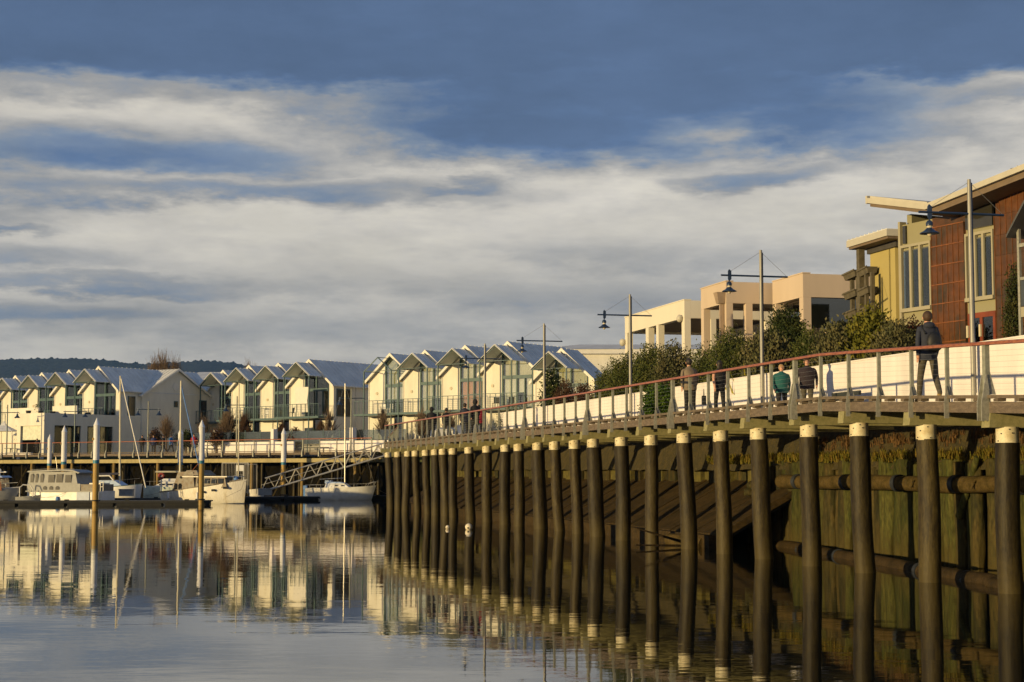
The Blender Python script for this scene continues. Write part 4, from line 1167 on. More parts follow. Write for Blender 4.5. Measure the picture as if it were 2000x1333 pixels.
# rusted panels
pw, ph_ = .24, .575
pmesh = MB().hexa([(-0.012, -.024, 0.004), (pw - .026, -.024, 0.004), (pw - .026, .04, 0.004), (-0.012, .04, 0.004), (-0.012, -.034, ph_ - .004), (pw - .026, -.034, ph_ - .004), (pw - .026, .04, ph_ - .004), (-0.012, .04, ph_ - .004)]).mesh('panel'); pmesh.materials.append(rust)
rmesh = MB().box(-.004, .006, -.052, .04, 0.0, ph_ - .012).mesh('rib'); rmesh.materials.append(rust_edge)
hmesh = MB().box(0, 1.46, -.062, -.036, -.012, .018).mesh('seam'); hmesh.materials.append(rust_edge)
for (x0, n) in ((1.5, 6), (4.24, 16)):
    for k in range(n):
        for j in range(11):
            z = 3.8 + ph_ * j
            if z + ph_ > 9.93 + .1 * (x0 + k * pw - 2.5): continue
            part('panel', pmesh, None, c5, (x0 + pw * k + .02, 0, z))
            part('rib', rmesh, None, c5, (x0 + pw * k, 0, z))
    for j in range(11):
        if n == 6 and j > 0: part('seam', hmesh, None, c5, (x0, 0, 3.80 + ph_ * j))
part('cladding_back', MB().box(1.48, 2.96, .045, .3, 3.6, 9.86).box(4.22, 9.0, .045, .3, 3.6, 9.97), rust, c5)
# roof wings (bottom front edge at y=-1)
def wing(xa, za, xb, zb, y0, y1):
    b = MB().hexa([(xa, y0, za), (xb, y0, zb), (xb, y1, zb), (xa, y1, za), (xa, y0, za + .16), (xb, y0, zb + .16), (xb, y1, zb + .16), (xa, y1, za + .16)])
    return b
part('roof', wing(2.5, 9.93, 9.5, 10.75, -.95, 7), roof_m, c5)
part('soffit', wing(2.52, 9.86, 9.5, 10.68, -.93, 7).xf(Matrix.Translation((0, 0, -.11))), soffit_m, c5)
part('fascia', wing(2.46, 9.92, 9.5, 10.76, -1.03, -.953), fascia_m, c5)
part('roof', wing(-.2, 10.57, 2.46, 9.99, -.95, 7), fascia_m, c5)
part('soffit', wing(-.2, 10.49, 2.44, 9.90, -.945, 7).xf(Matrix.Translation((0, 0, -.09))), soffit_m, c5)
part('fascia', wing(-.24, 10.51, 2.455, 9.92, -1.03, -.953), fascia_m, c5)
part('fascia', MB().box(-.32, -.243, -1.03, 7, 10.50, 10.74), fascia_m, c5)
# red door
d_ = part('door', MB().box(3.05, 4.2, -.04, .04, 6.7, 6.85).box(3.05, 3.13, -.04, .04, 3.8, 6.7).box(3.55, 3.66, -.04, .04, 3.8, 6.7).box(4.1, 4.2, -.04, .04, 3.8, 6.7), red_frame, c5)
for (a, c) in ((3.13, 3.55), (3.66, 4.1)):
    part('pane', MB().box(a, c, -.01, .0, 3.8, 6.7), glass('door_glass', (.2, .22, .22), .3), d_)
    part('wall_lamp', MB().box(a - .09, a - .02, -.1, -.042, 6.15, 6.5), bulb_m, d_)
part('door_head', MB().box(.3, 1.45, -.03, .04, 6.55, 6.7), red_frame, c5)
# steel balcony at the far right
bl_ = part('balcony_frame', MB().box(6.12, 6.2, -.94, -.86, 3.8, 8.85).box(6.21, 9, -.94, -.86, 8.35, 8.45).box(6.21, 9, -.94, -.86, 7.45, 7.53), galv, c5)
part('balcony_slab', MB().box(6.21, 9, -.94, .0, 6.45, 6.72), frame_cream, bl_)
part('screen', MB().box(6.21, 9, -.92, -.9, 6.75, 7.44), mat('slate_screen', (.05, .06, .075), .5), bl_)
part('awning', MB().prism([(6.0, 8.62), (7.6, 10.5), (7.6, 10.6), (6.0, 8.7)], -1.2, -.1), mat('awning_dark', (.07, .07, .07), .5), bl_)
# aerial
an = thing('roof_aerial', 'small television aerial on the roof of the rust red house', 'aerial', (14.35, 46.0, 10.35), RT)
part('mast', MB().tube((0, 0, 0), (0, 0, .62), .012, n=5), galv, an)
part('element', MB().tube((-.4, 0, .5), (.35, 0, .58), .012, n=4).tube((.05, -.3, .5), (.05, .3, .58), .01, n=4).tube((-.15, -.2, .45), (-.1, .2, .6), .01, n=4).ball((0, 0, .5), .06, .06, .05, 8, 6), galv, an)
# ------------------------------------------------------------------ pontoons, gangway, boats
def at(px, D, z=0.0):
    return Vector(((px - 1000) / 3200 * D, D, z))
pont_side = mat('pontoon_side', (.02, .02, .02), .7, var=.3)
pont_deck = mat('pontoon_deck', (.06, .058, .052), .8, var=.15)
alu = mat('aluminium', (.50, .47, .40), .4, .5, var=.08)
def pontoon(p, q, w, label, top=.30):
    rz, L = frame_between(p, q)
    t = thing('pontoon', label, 'pontoon', tuple(p), rz, 'floating pontoons of the marina')
    part('deck', MB().box(0, w, 0, L, top - .08, top), pont_deck, t)
    n = max(1, int(L / 3.2))
    for k in range(n):
        part('float', MB().box(.1, w - .1, L * k / n + .12, L * (k + 1) / n - .12, -.5, top - .15), pont_side, t)
    part('rubbing_strip', MB().box(-.05, -.002, 0, L, top - .17, top - .02), mat('grey_fender', (.02, .02, .019), .7), t)
    for k in range(int(L / 4)):
        part('cleat', MB().box(.1, .25, 1.5 + 4 * k, 1.8 + 4 * k, top + .002, top + .09), black_m, t)
    return t
pontoon(at(415, 112.5), at(-60, 110.5), 2.2, 'near pontoon below the cabin boats with black floats')
pontoon(at(775, 134.2), at(398, 125.5), 2.2, 'pontoon under the gangway foot and behind the small white sailboat')
pontoon(at(352, 122), at(210, 121), 2.0, 'pontoon in front of the two white yachts')
# gangway
ga = at(752, 134.5, 3.55); gb = at(512, 133.0, .62)
rzg = math.atan2((gb - ga).y, (gb - ga).x)
gt = thing('gangway', 'long sloping aluminium truss gangway from the promenade down to the pontoon', 'gangway', tuple(ga), rzg)
Lx = Vector((gb.x - ga.x, gb.y - ga.y)).length; dzg = gb.z - ga.z
for yy in (-.6, .6):
    part('chord', MB().tube((0, yy, 0), (Lx, yy, dzg), .07, n=6), alu, gt)
    part('handrail', MB().tube((0, yy, 1.05), (Lx - .3, yy, dzg + 1.1), .055, n=6), alu, gt)
    nb = 9
    for k in range(nb):
        a = k / nb; c = (k + .5) / nb; d = (k + 1) / nb
        part('brace', MB().tube((Lx * a, yy, dzg * a), (Lx * c, yy, dzg * c + 1.05), .035, n=5), alu, gt)
        part('brace', MB().tube((Lx * c, yy, dzg * c + 1.05), (Lx * d, yy, dzg * d), .035, n=5), alu, gt)
    part('midrail', MB().tube((0, yy, .55), (Lx, yy, dzg + .55), .022, n=4), alu, gt)
part('deck', MB().hexa([(0, -.55, -.05), (Lx, -.55, dzg - .05), (Lx, .55, dzg - .05), (0, .55, -.05), (0, -.55, .0), (Lx, -.55, dzg), (Lx, .55, dzg), (0, .55, 0)]), pont_deck, gt)
part('roller', MB().box(Lx - .3, Lx + .1, -.6, .6, dzg - .28, dzg - .06), black_m, gt)
# security gate on the pontoon
sg = thing('security_gate', 'barred security gate and fence panels at the foot of the gangway', 'gate', tuple(at(460, 126.5, .55)))
part('frame', MB().box(-1.0, -.94, 0, .05, 0, 2.4).box(1.0, 1.06, 0, .05, 0, 2.4).box(-.94, 1.0, 0, .05, 2.34, 2.4).box(-.94, 1.0, 0, .05, .1, .16).box(.1, .16, 0, .05, .17, 2.33), alu, sg)
for k in range(16):
    if abs(-.86 + .12 * k - .13) > .06: part('bar', MB().tube((-.86 + .12 * k, .025, .16), (-.86 + .12 * k, .025, 2.34), .012, n=4), alu, sg)
tag(part('notice_board', MB().box(-.3, .3, -.03, 0, 1.75, 2.2).box(-.3, -.26, -.02, .0, 0, 1.75).box(.26, .3, -.02, 0, 0, 1.75), chair_w, None, tuple(at(470, 125.8, .55))), 'small white notice board in front of the security gate', 'sign')
gx = thing('pontoon_fence', 'open metal fence panel to the right of the security gate', 'fence', tuple(at(491, 127.5, .55)))
part('frame', MB().box(-.5, -.46, 0, .04, 0, 2.3).box(.46, .5, 0, .04, 0, 2.3).box(-.46, .46, 0, .04, 2.26, 2.3), alu, gx)
for k in range(6): part('bar', MB().tube((-.35 + .14 * k, .02, 0), (-.35 + .14 * k, .02, 2.26), .012, n=4), alu, gx)
# lifebuoy
lb = thing('lifebuoy', 'red lifebuoy on a white post on the pontoon', 'lifebuoy', tuple(at(317.5, 121.3, .55)))
part('post', MB().tube((0, 0, 0), (0, 0, 1.15), .05, n=8), white_trim, lb)
ring = MB(); n1, n2 = 16, 8
for i in range(n1):
    for j in range(n2):
        a = 2 * math.pi * i / n1; c = 2 * math.pi * j / n2
        ring.v.append(((.17 + .085 * math.cos(c)) * math.cos(a), -.08 + .06 * math.sin(c), 1.4 + (.17 + .085 * math.cos(c)) * math.sin(a)))
        ring.f.append((i * n2 + j, ((i + 1) % n1) * n2 + j, ((i + 1) % n1) * n2 + (j + 1) % n2, i * n2 + (j + 1) % n2))
part('ring', ring, mat('buoy_red', (.24, .025, .015), .5), lb, smooth=True)
part('board', MB().tube((0, -.02, 1.4), (0, 0.02, 1.4), .11, n=12), white_trim, lb)

# mooring piles
mp_white = mat('pile_white_sleeve', (.74, .74, .75), .45, var=.04, scale=2)
mp_blue = mat('pile_blue_band', (.02, .17, .27), .5)
mp_yel = mat('pile_yellow_wood', (.36, .225, .05), .6, var=.2, scale=3, stretch=(1, 1, .4), bump=.004)
mps = [(99, 155, 'shortest and farthest white topped mooring pile, in front of the cafe'), (127, 126, 'white topped mooring pile rising behind the grey cabin boat'), (190, 107.6, 'tallest white topped mooring pile with a blue band, in front of the cabin boat stern'),
       (354, 132, 'white topped mooring pile with a yacht mast standing just behind it'), (395, 112.0, 'white topped mooring pile in front of the old cruiser'), (555, 133, 'white topped mooring pile in front of the gangway')]
M0 = None
for px, D, lab in mps:
    p = at(px, D)
    if M0 is None:
        M0 = thing('mooring_pile', lab, 'mooring pile', tuple(p), 0, 'white topped mooring piles of the marina')
        part('sleeve', MB().lathe([(.205, 3.02), (.21, 3.05), (.205, 5.25), (.23, 5.3), (.21, 5.32), (.012, 5.8)], n=24), mp_white, M0, smooth=True)
        part('band', MB().lathe([(.208, 2.80), (.208, 3.018)], n=24), mp_blue, M0, smooth=True)
        part('shaft', MB().lathe([(.205, -1.9), (.20, 1.4), (.195, 2.797)], n=20), mp_yel, M0, smooth=True)
        part('pile_ring', MB().tube((0, -.12, .35), (0, -.12, .42), .33, n=14), black_m, M0)
        part('plate', MB().tube((-.19, -.1, 4.4), (-.22, -.12, 4.4), .09, n=12), mp_yel, M0)
    else:
        copy_thing(M0, tuple(p), rnd.uniform(-.2, .2), lab)
# water buoys
bu = mat('buoy_white', (.68, .60, .45), .5, var=.1)
for px, D, r, lab in ((875, 66, .085, 'smaller white buoy floating among the farther piles'), (916, 65, .145, 'larger white buoy floating among the farther piles')):
    t = thing('buoy', lab, 'buoy', tuple(at(px, D)))
    part('float', MB().ball((0, 0, r * .75), r, r, r, 16, 10), bu, t, smooth=True)
    part('eye', MB().ball((-.02, -r * .9, r * .55), r * .28, r * .2, r * .25, 8, 6), black_m, t)

hull_white = mat('hull_white', (.84, .83, .79), .35, var=.05, scale=1.5, col2=(.74, .71, .63))
hull_worn = mat('hull_worn_white', (.74, .70, .61), .5, var=.12, scale=2.5, stretch=(1, 1, .25), col2=(.52, .44, .30), sharp=(.5, .8))
grey_paint = mat('grey_boat_paint', (.30, .30, .285), .6, var=.12)
worn_grey = mat('worn_grey_paint', (.26, .235, .19), .7, var=.2, scale=3, col2=(.20, .15, .10))
varnish = mat('varnished_wood', (.22, .075, .02), .3, var=.25, scale=4)
win_dark = mat('boat_window', (.015, .017, .02), .1)
anti = mat('antifouling', (.03, .035, .04), .6)
blue_cover = mat('blue_cover', (.10, .22, .50), .7, var=.15)
pale_blue = mat('pale_blue_deck', (.42, .52, .68), .5, var=.05)

def hull_mesh(L, B, f_bow, f_mid, f_st, draft=.35, transom=.8, n=14, rake=.12):
    """bow at +x. returns hull, deck"""
    secs = []
    for i in range(n + 1):
        u = i / n
        x = L * u
        wb = B / 2 * (transom + (1 - transom) * math.sin(min(1, u * 2) * math.pi / 2)) if u < .5 else B / 2 * max(0.02, math.cos((u - .5) * 2 * math.pi / 2) ** .62)
        if u < .5: sh = f_st + (f_mid - f_st) * (u * 2)
        else: sh = f_mid + (f_bow - f_mid) * ((u - .5) * 2) ** 1.6
        kl = -draft * (1 - max(0, (u - .75) / .25) ** 2)
        secs.append((x, wb, sh, kl))
    vs = []; m = 9
    for (x, wb, sh, kl) in secs:
        for j in range(m):
            v = -1 + 2 * j / (m - 1); a = abs(v)
            y = wb * math.copysign(1 - (1 - a) ** 2.0, v) if a > 0 else 0
            z = kl + (sh - kl) * a ** 1.9
            xx = x + rake * L * (x / L) ** 4 * (z - kl) / (sh - kl + 1e-6) if x > L * .5 else x
            vs.append((xx, y, z))
    fs = []
    for i in range(n):
        for j in range(m - 1):
            fs.append((i * m + j, (i + 1) * m + j, (i + 1) * m + j + 1, i * m + j + 1))
    fs.append(tuple(range(m)))
    H = MB(); H.add(vs, fs)
    D = MB(); dv = []
    for i, (x, wb, sh, kl) in enumerate(secs):
        a = vs[i * m]; c = vs[i * m + m - 1]
        dv += [(a[0], a[1] * .98, a[2] - .06), (c[0], c[1] * .98, c[2] - .06)]
    D.add(dv, [(2 * i, 2 * i + 2, 2 * i + 3, 2 * i + 1) for i in range(n)])
    return H, D, secs
def cabin(b, x0, x1, w, z0, z1, fr=.15, br=.1, tw=.85, crown=.0):
    return b.hexa([(x0, -w, z0), (x1, -w, z0), (x1, w, z0), (x0, w, z0), (x0 + br, -w * tw, z1), (x1 - fr, -w * tw, z1), (x1 - fr, w * tw, z1), (x0 + br, w * tw, z1)])
def boat(label, pos, rz, cat='boat', name='boat'):
    return thing(name, label, cat, tuple(pos), rz)

# 1 small white sailboat (bow to the right)
b1 = boat('small white sailboat with pale blue cabin top moored right of the gangway', at(602, 131.5), R(-6), 'sailboat', 'sailboat')
H, Dk, _ = hull_mesh(5.2, 2.0, 1.15, 1.0, .95, rake=.07)
part('hull', H, hull_white, b1, smooth=True); part('deck', Dk, pale_blue, b1, fix=False)
part('waterline', MB().prism([(.1, -.75), (4.9, -.1), (4.9, .1), (.1, .75)], -.02, .05, axis='z'), anti, b1)
part('cabin', cabin(MB(), 1.5, 3.6, .62, .92, 1.32, .5, .1), hull_white, b1)
part('cabin_top', cabin(MB(), 1.6, 3.1, .52, 1.321, 1.44, .4, .05).box(1.5, 2.0, -.4, .4, 1.32, 1.56), pale_blue, b1)
for x in (2.35, 2.85):
    part('window', MB().box(x, x + .22, -.63, -.5, 1.1, 1.2), win_dark, b1)
part('mast', MB().tube((3.05, 0, 1.1), (3.0, 0, 9.3), .055, .04, n=8), alu, b1)
part('boom', MB().tube((3.0, 0, 1.75), (1.0, 0, 1.65), .03, n=6), alu, b1)
for (a, c) in (((3.0, 0, 9.2), (5.5, 0, 1.0)), ((3.0, 0, 9.2), (.1, 0, .8)), ((3.0, 0, 7.5), (2.9, -.85, .8)), ((3.0, 0, 7.5), (2.9, .85, .8))):
    part('stay', MB().tube(a, c, .006, n=4), wire_m, b1)
pu = MB()
for yy in (-.3, .3):
    pu.path([(4.7, yy * 1.6, .95), (4.9, yy * 1.5, 1.3), (5.4, yy * .9, 1.45), (5.75, 0, 1.42)], .018, n=5); pu.tube((5.25, yy, .95), (5.5, yy * .6, 1.44), .015, n=5)
part('pulpit', pu, alu, b1)
st_ = MB()
for yy in (-.75, .75):
    st_.path([(.05, yy, .72), (.0, yy, 1.2), (.9, yy, 1.2), (.95, yy, .75)], .02, n=5); st_.tube((1.9, yy, .8), (1.9, yy, 1.15), .012, n=4); st_.tube((3.9, yy * .8, .85), (3.9, yy * .8, 1.25), .012, n=4); st_.tube((.9, yy, 1.2), (4.75, yy * .6, 1.3), .008, n=4)
part('rail', st_, alu, b1)
part('outboard', MB().box(-.3, -.05, -.15, .12, .3, .85).box(-.32, -.02, -.17, .14, .85, 1.15), blue_cover, b1)

# 2 old cruiser, bow right and towards the camera
p = at(334, 120.0); q = at(489, 116.2)
rz2 = math.atan2(q.y - p.y, q.x - p.x); L2_ = (q - p).length
b2 = boat('old weathered white cruiser with grey wheelhouse behind the mooring pile', p, rz2, 'boat', 'cabin_cruiser')
H, Dk, _ = hull_mesh(L2_ * .94, 2.7, 1.72, 1.12, .78, rake=.03, transom=.75)
part('hull', H, hull_worn, b2, smooth=True); part('deck', Dk, worn_grey, b2, fix=False)
part('gunwale', MB().path([(0, -1.05, .80), (L2_ * .25, -1.3, .95), (L2_ * .47, -1.38, 1.15), (L2_ * .7, -1.12, 1.37), (L2_ * .93, -.15, 1.72)], .04, n=6), worn_grey, b2)
part('wheelhouse', cabin(MB(), 1.1, 3.3, 1.0, .8, 2.25, .3, .5, .9), worn_grey, b2)
part('cabin', cabin(MB(), 3.3, 6.2, .95, 1.1, 1.86, .25, 0, .92), worn_grey, b2)
part('cabin_top', MB().box(2.0, 6.2, -.95, .95, 1.87, 1.94), hull_worn, b2)
part('canopy', cabin(MB(), 2.0, 3.6, .95, 2.0, 2.36, .4, .3, .8), worn_grey, b2)
for x in (3.5, 4.15, 4.8, 5.4):
    f = part('window', MB().hexa([(x, -.985, 1.42), (x + .46, -.985, 1.42), (x + .46, -.9, 1.42), (x, -.9, 1.42), (x, -.955, 1.78), (x + .46, -.955, 1.78), (x + .46, -.88, 1.78), (x, -.88, 1.78)]), win_dark, b2)
for x in (1.35, 1.75):
    part('window', MB().prism([(x, .95), (x + .28, .95), (x + .28, 1.3), (x + .2, 1.42), (x + .08, 1.42), (x, 1.3)], -1.03, -.93), win_dark, b2)
part('porthole', MB().tube((1.95, -.98, 1.85), (1.95, -.9, 1.85), .09, n=10), win_dark, b2)
for x, z in ((4.4, .82), (5.2, .95), (6.1, 1.12)):
    part('porthole', MB().tube((x, -1.5 + (x - 4.4) * .2, z), (x, -.9 + (x - 4.4) * .2, z), .085, n=12), win_dark, b2)
part('mast', MB().tube((6.2, .3, 1.9), (6.15, .3, 8.6), .05, .035, n=8), mat('cream_mast', (.55, .5, .36), .5), b2)
part('deck_gear', MB().ball((5.9, .3, 1.75), .22, .2, .2, 8, 6).ball((6.4, -.2, 1.75), .18, .16, .18, 8, 6), blue_cover, b2)
part('boom', MB().path([(.4, 0, 1.4), (2.0, 0, 2.2), (2.6, .2, 2.9)], .03, n=5), varnish, b2)

# 3 grey cabin boat
p = at(66, 117.0); q = at(214, 115.2)
rz3 = math.atan2(q.y - p.y, q.x - p.x); L3 = (q - p).length
b3 = boat('grey cabin boat with arched windows and white hull at the left', p, rz3, 'boat', 'cabin_boat')
H = MB()
sec = [(0, .55, 1.0), (.5, .95, .88), (1.6, 1.15, .82), (3.2, 1.2, .82), (L3 - .1, 1.1, .92)]
vs_ = []
for x, w_, sh in sec:
    vs_ += [(x, -w_ * .7, -.3), (x, -w_, .25), (x, -w_ * 1.02, sh), (x, w_ * 1.02, sh), (x, w_, .25), (x, w_ * .7, -.3)]
fs_ = [(i * 6 + j, (i + 1) * 6 + j, (i + 1) * 6 + j + 1, i * 6 + j + 1) for i in range(len(sec) - 1) for j in range(5)] + [tuple(range(6)), tuple(range((len(sec) - 1) * 6, len(sec) * 6))]
part('hull', MB().add(vs_, fs_), hull_white, b3)
part('stern_panel', MB().box(L3 - 1.75, L3 - .75, -1.2, -1.17, .12, .85).box(L3 - .55, L3 + .02, -1.22, -1.15, .0, .88), mat('pale_blue_panel', (.36, .42, .54), .5), b3)
part('gunwale', MB().box(.3, L3 - .1, -1.24, -1.16, .85, .93), grey_paint, b3)
part('cabin', cabin(MB(), .25, 4.55, 1.05, .86, 1.42, .0, .05, .98), grey_paint, b3)
part('wheelhouse', cabin(MB(), .3, 4.3, 1.0, 1.421, 2.25, .25, .08, .9), grey_paint, b3)
rf = MB()
pr_ = [(.2, 2.25), (.35, 2.32), (1.4, 2.36), (1.9, 2.38), (3.0, 2.42), (3.9, 2.38), (4.45, 2.2), (4.35, 2.12), (3.9, 2.27), (3.0, 2.32), (1.9, 2.28), (.35, 2.22)]
part('roof', rf.prism(pr_, -1.0, 1.0), grey_paint, b3)
part('aft_locker', MB().box(4.3, L3 - .15, -1.0, 1.0, .86, 1.38), worn_grey, b3)
for x in (.52, .92, 1.32):
    w_ = .26 if x != .92 else .2
    part('window', MB().prism([(x, 1.5), (x + w_, 1.5), (x + w_, 1.98), (x + w_ * .7, 2.12), (x + w_ * .3, 2.12), (x, 1.98)], -1.0, -.92).xf(Matrix.Identity(4)), win_dark, b3)
for x, h_ in ((1.95, 2.05), (2.6, 2.1), (3.3, 2.04)):
    part('window', MB().prism([(x, 1.5), (x + .52, 1.5), (x + .5, h_), (x + .03, h_)], -1.005, -.92), win_dark, b3)
for x in (1.6, 2.1, 2.6):
    part('window', MB().prism([(x, 1.0), (x + .3, 1.0), (x + .3, 1.16), (x + .2, 1.26), (x + .1, 1.26), (x, 1.16)], -1.075, -1.0), win_dark, b3)
for x in (2.9, 1.0): part('fender', MB().ball((x, -1.3, .35), .13, .1, .2, 8, 6), blue_cover, b3, smooth=True)
part('ladder', MB().box(L3 + .03, L3 + .07, -1.1, -1.06, .9, 1.6).box(L3 + .25, L3 + .29, -1.1, -1.06, .9, 1.6).box(L3 + .03, L3 + .29, -1.1, -1.06, 1.2, 1.24).box(L3 + .03, L3 + .29, -1.1, -1.06, 1.5, 1.54), white_trim, b3)

# 4 varnished boat at the left edge, pointing right
b4 = boat('grey hulled boat with varnished wooden cabin cut by the left picture edge', at(-92, 116), R(-4), 'boat', 'wooden_boat')
H, Dk, _ = hull_mesh(4.6, 2.3, 1.15, .95, .9, rake=.10)
part('hull', H, grey_paint, b4, smooth=True); part('deck', Dk, varnish, b4, fix=False)
part('gunwale', MB().path([(0, -1.1, .92), (2.3, -1.16, .98), (3.6, -.8, 1.05), (5.0, -.05, 1.17)], .04, n=6), white_trim, b4)
part('cabin', cabin(MB(), .6, 4.0, .85, .95, 1.85, .15, .05, .93), varnish, b4)
part('cabin_roof', cabin(MB(), .5, 4.1, .9, 1.851, 1.98, .2, .1, .9), pale_blue, b4)
for x in (3.35, 2.7, 2.05): part('window', MB().box(x, x + .38, -.86, -.8, 1.25, 1.7), win_dark, b4)
part('rail', MB().tube((3.2, -.9, 1.0), (3.2, -.9, 1.4), .02, n=4).tube((4.2, -.6, 1.05), (4.2, -.6, 1.45), .02, n=4).tube((3.2, -.9, 1.4), (4.9, -.2, 1.5), .02, n=4).tube((1.2, -1.0, 1.4), (3.2, -.9, 1.4), .02, n=4), white_trim, b4)
part('deck_gear', MB().box(3.0, 3.5, -.2, .2, 1.98, 2.2).box(2.6, 4.0, -.1, .1, 2.2, 2.28).ball((3.6, -.2, 2.35), .12, .1, .12, 8, 6), chair_w, b4)
# small dinghy with white arch between them
b5 = boat('small pale dinghy with a white frame between the two left cabin boats', at(36, 115.4), R(6), 'dinghy', 'dinghy')
H, Dk, _ = hull_mesh(1.5, .9, .65, .55, .5, rake=.2)
part('hull', H, grey_paint, b5, smooth=True); part('deck', Dk, hull_white, b5, fix=False)
part('frame', MB().path([(.3, -.4, .5), (.3, -.4, 1.15), (.5, -.3, 1.35), (1.0, -.3, 1.3), (1.2, -.35, 1.0), (1.2, -.35, .5)], .04, n=6), white_trim, b5)
# 5 white yacht behind the pontoon with mast
b6 = boat('white yacht with a tall mast and smooth blue white cabin behind the tallest mooring pile', at(196, 126), R(-10), 'yacht', 'yacht')
H, Dk, _ = hull_mesh(3.35, 2.1, 1.32, 1.12, 1.05, rake=.06)
H2, Dk2, _ = hull_mesh(3.4, 1.9, 1.0, .85, .8, rake=.05)
part('hull', H, hull_white, b6, smooth=True); part('deck', Dk, hull_white, b6, fix=False)
part('gunwale', MB().path([(0, -.93, 1.05), (1.6, -1.06, 1.13), (2.5, -.75, 1.2), (3.5, -.05, 1.33)], .035, n=6), mat('green_stripe', (.05, .10, .06), .5), b6)
part('cabin', cabin(MB(), .1, 2.4, .75, 1.05, 1.6, .9, .1, .8), pale_blue, b6)
part('windscreen', MB().path([(.1, -.65, 1.55), (.25, -.6, 1.93), (1.1, -.55, 1.95), (1.5, -.6, 1.55)], .06, n=6), white_trim, b6)
part('window', MB().prism([(.35, 1.62), (1.35, 1.62), (1.05, 1.9), (.4, 1.86)], -.55, -.5), win_dark, b6)
part('mast', MB().tube((1.62, .2, .9), (1.50, .2, 9.6), .085, .06, n=8), mat('cream_mast', (.55, .5, .36), .5), b6)
part('boom', MB().tube((1.6, .2, 2.1), (-.4, .2, 2.05), .09, n=6), mat('sail_cover', (.04, .04, .06), .8), b6)
part('forestay', MB().tube((1.56, .2, 9.4), (3.85, -.1, 1.05), .045, n=5), white_trim, b6)
b7 = boat('low white yacht with pale green hull left of the old cruiser', at(283, 127), R(4), 'yacht', 'yacht')
H, Dk, _ = hull_mesh(3.6, 1.9, 1.18, 1.1, 1.0, rake=0.0)
part('hull', H.xf(Matrix.Translation((3.6, 0, 0)) @ Matrix.Rotation(math.pi, 4, 'Z')), mat('pale_green_hull', (.62, .68, .58), .4), b7, smooth=True)
part('cabin', cabin(MB(), .7, 2.9, .8, 1.05, 1.5, .1, .9, .9), hull_white, b7)
part('cabin_top', cabin(MB(), 1.2, 2.8, .6, 1.5, 1.72, .1, .4, .9), hull_white, b7)
for x in (1.3, 1.9): part('window', MB().box(x, x + .4, -.80, -.7, 1.22, 1.34), win_dark, b7)
part('mast', MB().tube((2.78, 0, 1.3), (2.74, 0, 9.3), .085, .06, n=8), mat('cream_mast', (.55, .5, .36), .5), b7)
part('boom', MB().tube((2.7, 0, 2.25), (.9, 0, 2.25), .07, n=6), mat('cream_mast', (.55, .5, .36), .5), b7)
part('stay', MB().tube((2.76, 0, 8.9), (4.45, .1, 1.6), .05, n=5), blue_cover, b7)
b8 = boat('small white hull showing between the old cruiser and the gangway foot', at(490, 130), R(0), 'boat', 'dinghy')
H, Dk, _ = hull_mesh(1.05, .9, .95, .9, .85, rake=.2)
part('hull', H, hull_worn, b8, smooth=True); part('deck', Dk, hull_white, b8, fix=False)

# ropes, fenders and stanchions
rope_m = mat('mooring_rope', (.30, .27, .20), .9)
fend_m = mat('fender_white', (.66, .66, .66), .5)
def fit(o, pts, r=.012, name='rope', m=rope_m):
    part(name, MB().path(pts, r, n=5), m, o)
fit(b2, [(L2_ * .95, -.1, 1.65), (L2_ * .98, -.7, 1.0), (L2_ * .9, -1.6, .5)])
fit(b2, [(.2, -1.0, .8), (-.6, -1.3, .6), (-1.2, -1.5, .48)])
for x in (1.2, 3.9): part('fender', MB().lathe([(.02, .25), (.09, .2), (.1, 0), (.09, -.2), (.02, -.26)], cx=x, cy=-1.42, cz=.55, n=10), fend_m, b2, smooth=True)
for k in range(5):
    x = 4.6 + k * .62; part('stanchion', MB().tube((x, -1.2 + .2 * k, 1.15 + .11 * k), (x, -1.17 + .2 * k, 1.62 + .11 * k), .014, n=5), alu, b2)
fit(b2, [(4.6, -1.18, 1.62), (5.84, -.8, 1.84), (L2_ * .95, -.1, 2.1)], .01, 'lifeline', alu)
fit(b3, [(.3, -.95, .86), (1.2, -1.5, .5), (2.2, -1.7, .48)]); fit(b3, [(3.6, -1.2, .86), (3.1, -1.5, .6), (2.4, -1.7, .5)])
part('aerial', MB().tube((1.9, .2, 2.35), (1.75, .2, 3.3), .01, n=4), alu, b3)
part('handrail', MB().path([(.4, -.8, 2.4), (2.0, -.85, 2.46), (3.9, -.8, 2.44)], .015, n=5), alu, b3)
part('hatch', MB().box(5.0, 5.9, -.6, .6, 1.381, 1.47), hull_worn, b3)
for x in (.9, 2.1, 3.3): part('stanchion', MB().tube((x, -.95, 1.12), (x, -.93, 1.6), .012, n=5), alu, b6)
fit(b6, [(.2, -.9, 1.6), (2.1, -.93, 1.62), (3.4, -.15, 1.75)], .008, 'lifeline', alu)
for x in (.6, 1.8): part('stanchion', MB().tube((x, -.8, 1.1), (x, -.78, 1.55), .012, n=5), alu, b7)
fit(b7, [(.3, -.6, 1.5), (1.8, -.8, 1.55), (3.4, -.8, 1.55)], .008, 'lifeline', alu)
fit(b4, [(4.9, -.1, 1.15), (5.1, -.6, .8), (5.0, -1.2, .5)])
fit(b1, [(5.3, -.05, 1.1), (5.9, .4, .7), (6.2, 1.1, .48)]); fit(b1, [(.1, .7, .95), (-.3, 1.0, .7), (-.5, 1.3, .5)])
dbx = [(250, 'grey locker box on the pontoon behind the first white yacht'), (520, 'grey locker box beside the gangway foot')]
for px, lab in dbx:
    tag(part('dock_box', MB().box(-.5, .5, -.25, .25, 0, .45).box(-.53, .53, -.28, .28, .45, .52), grey_paint, None, tuple(at(px, 122.5 if px < 400 else 126, .45))), lab, 'box')
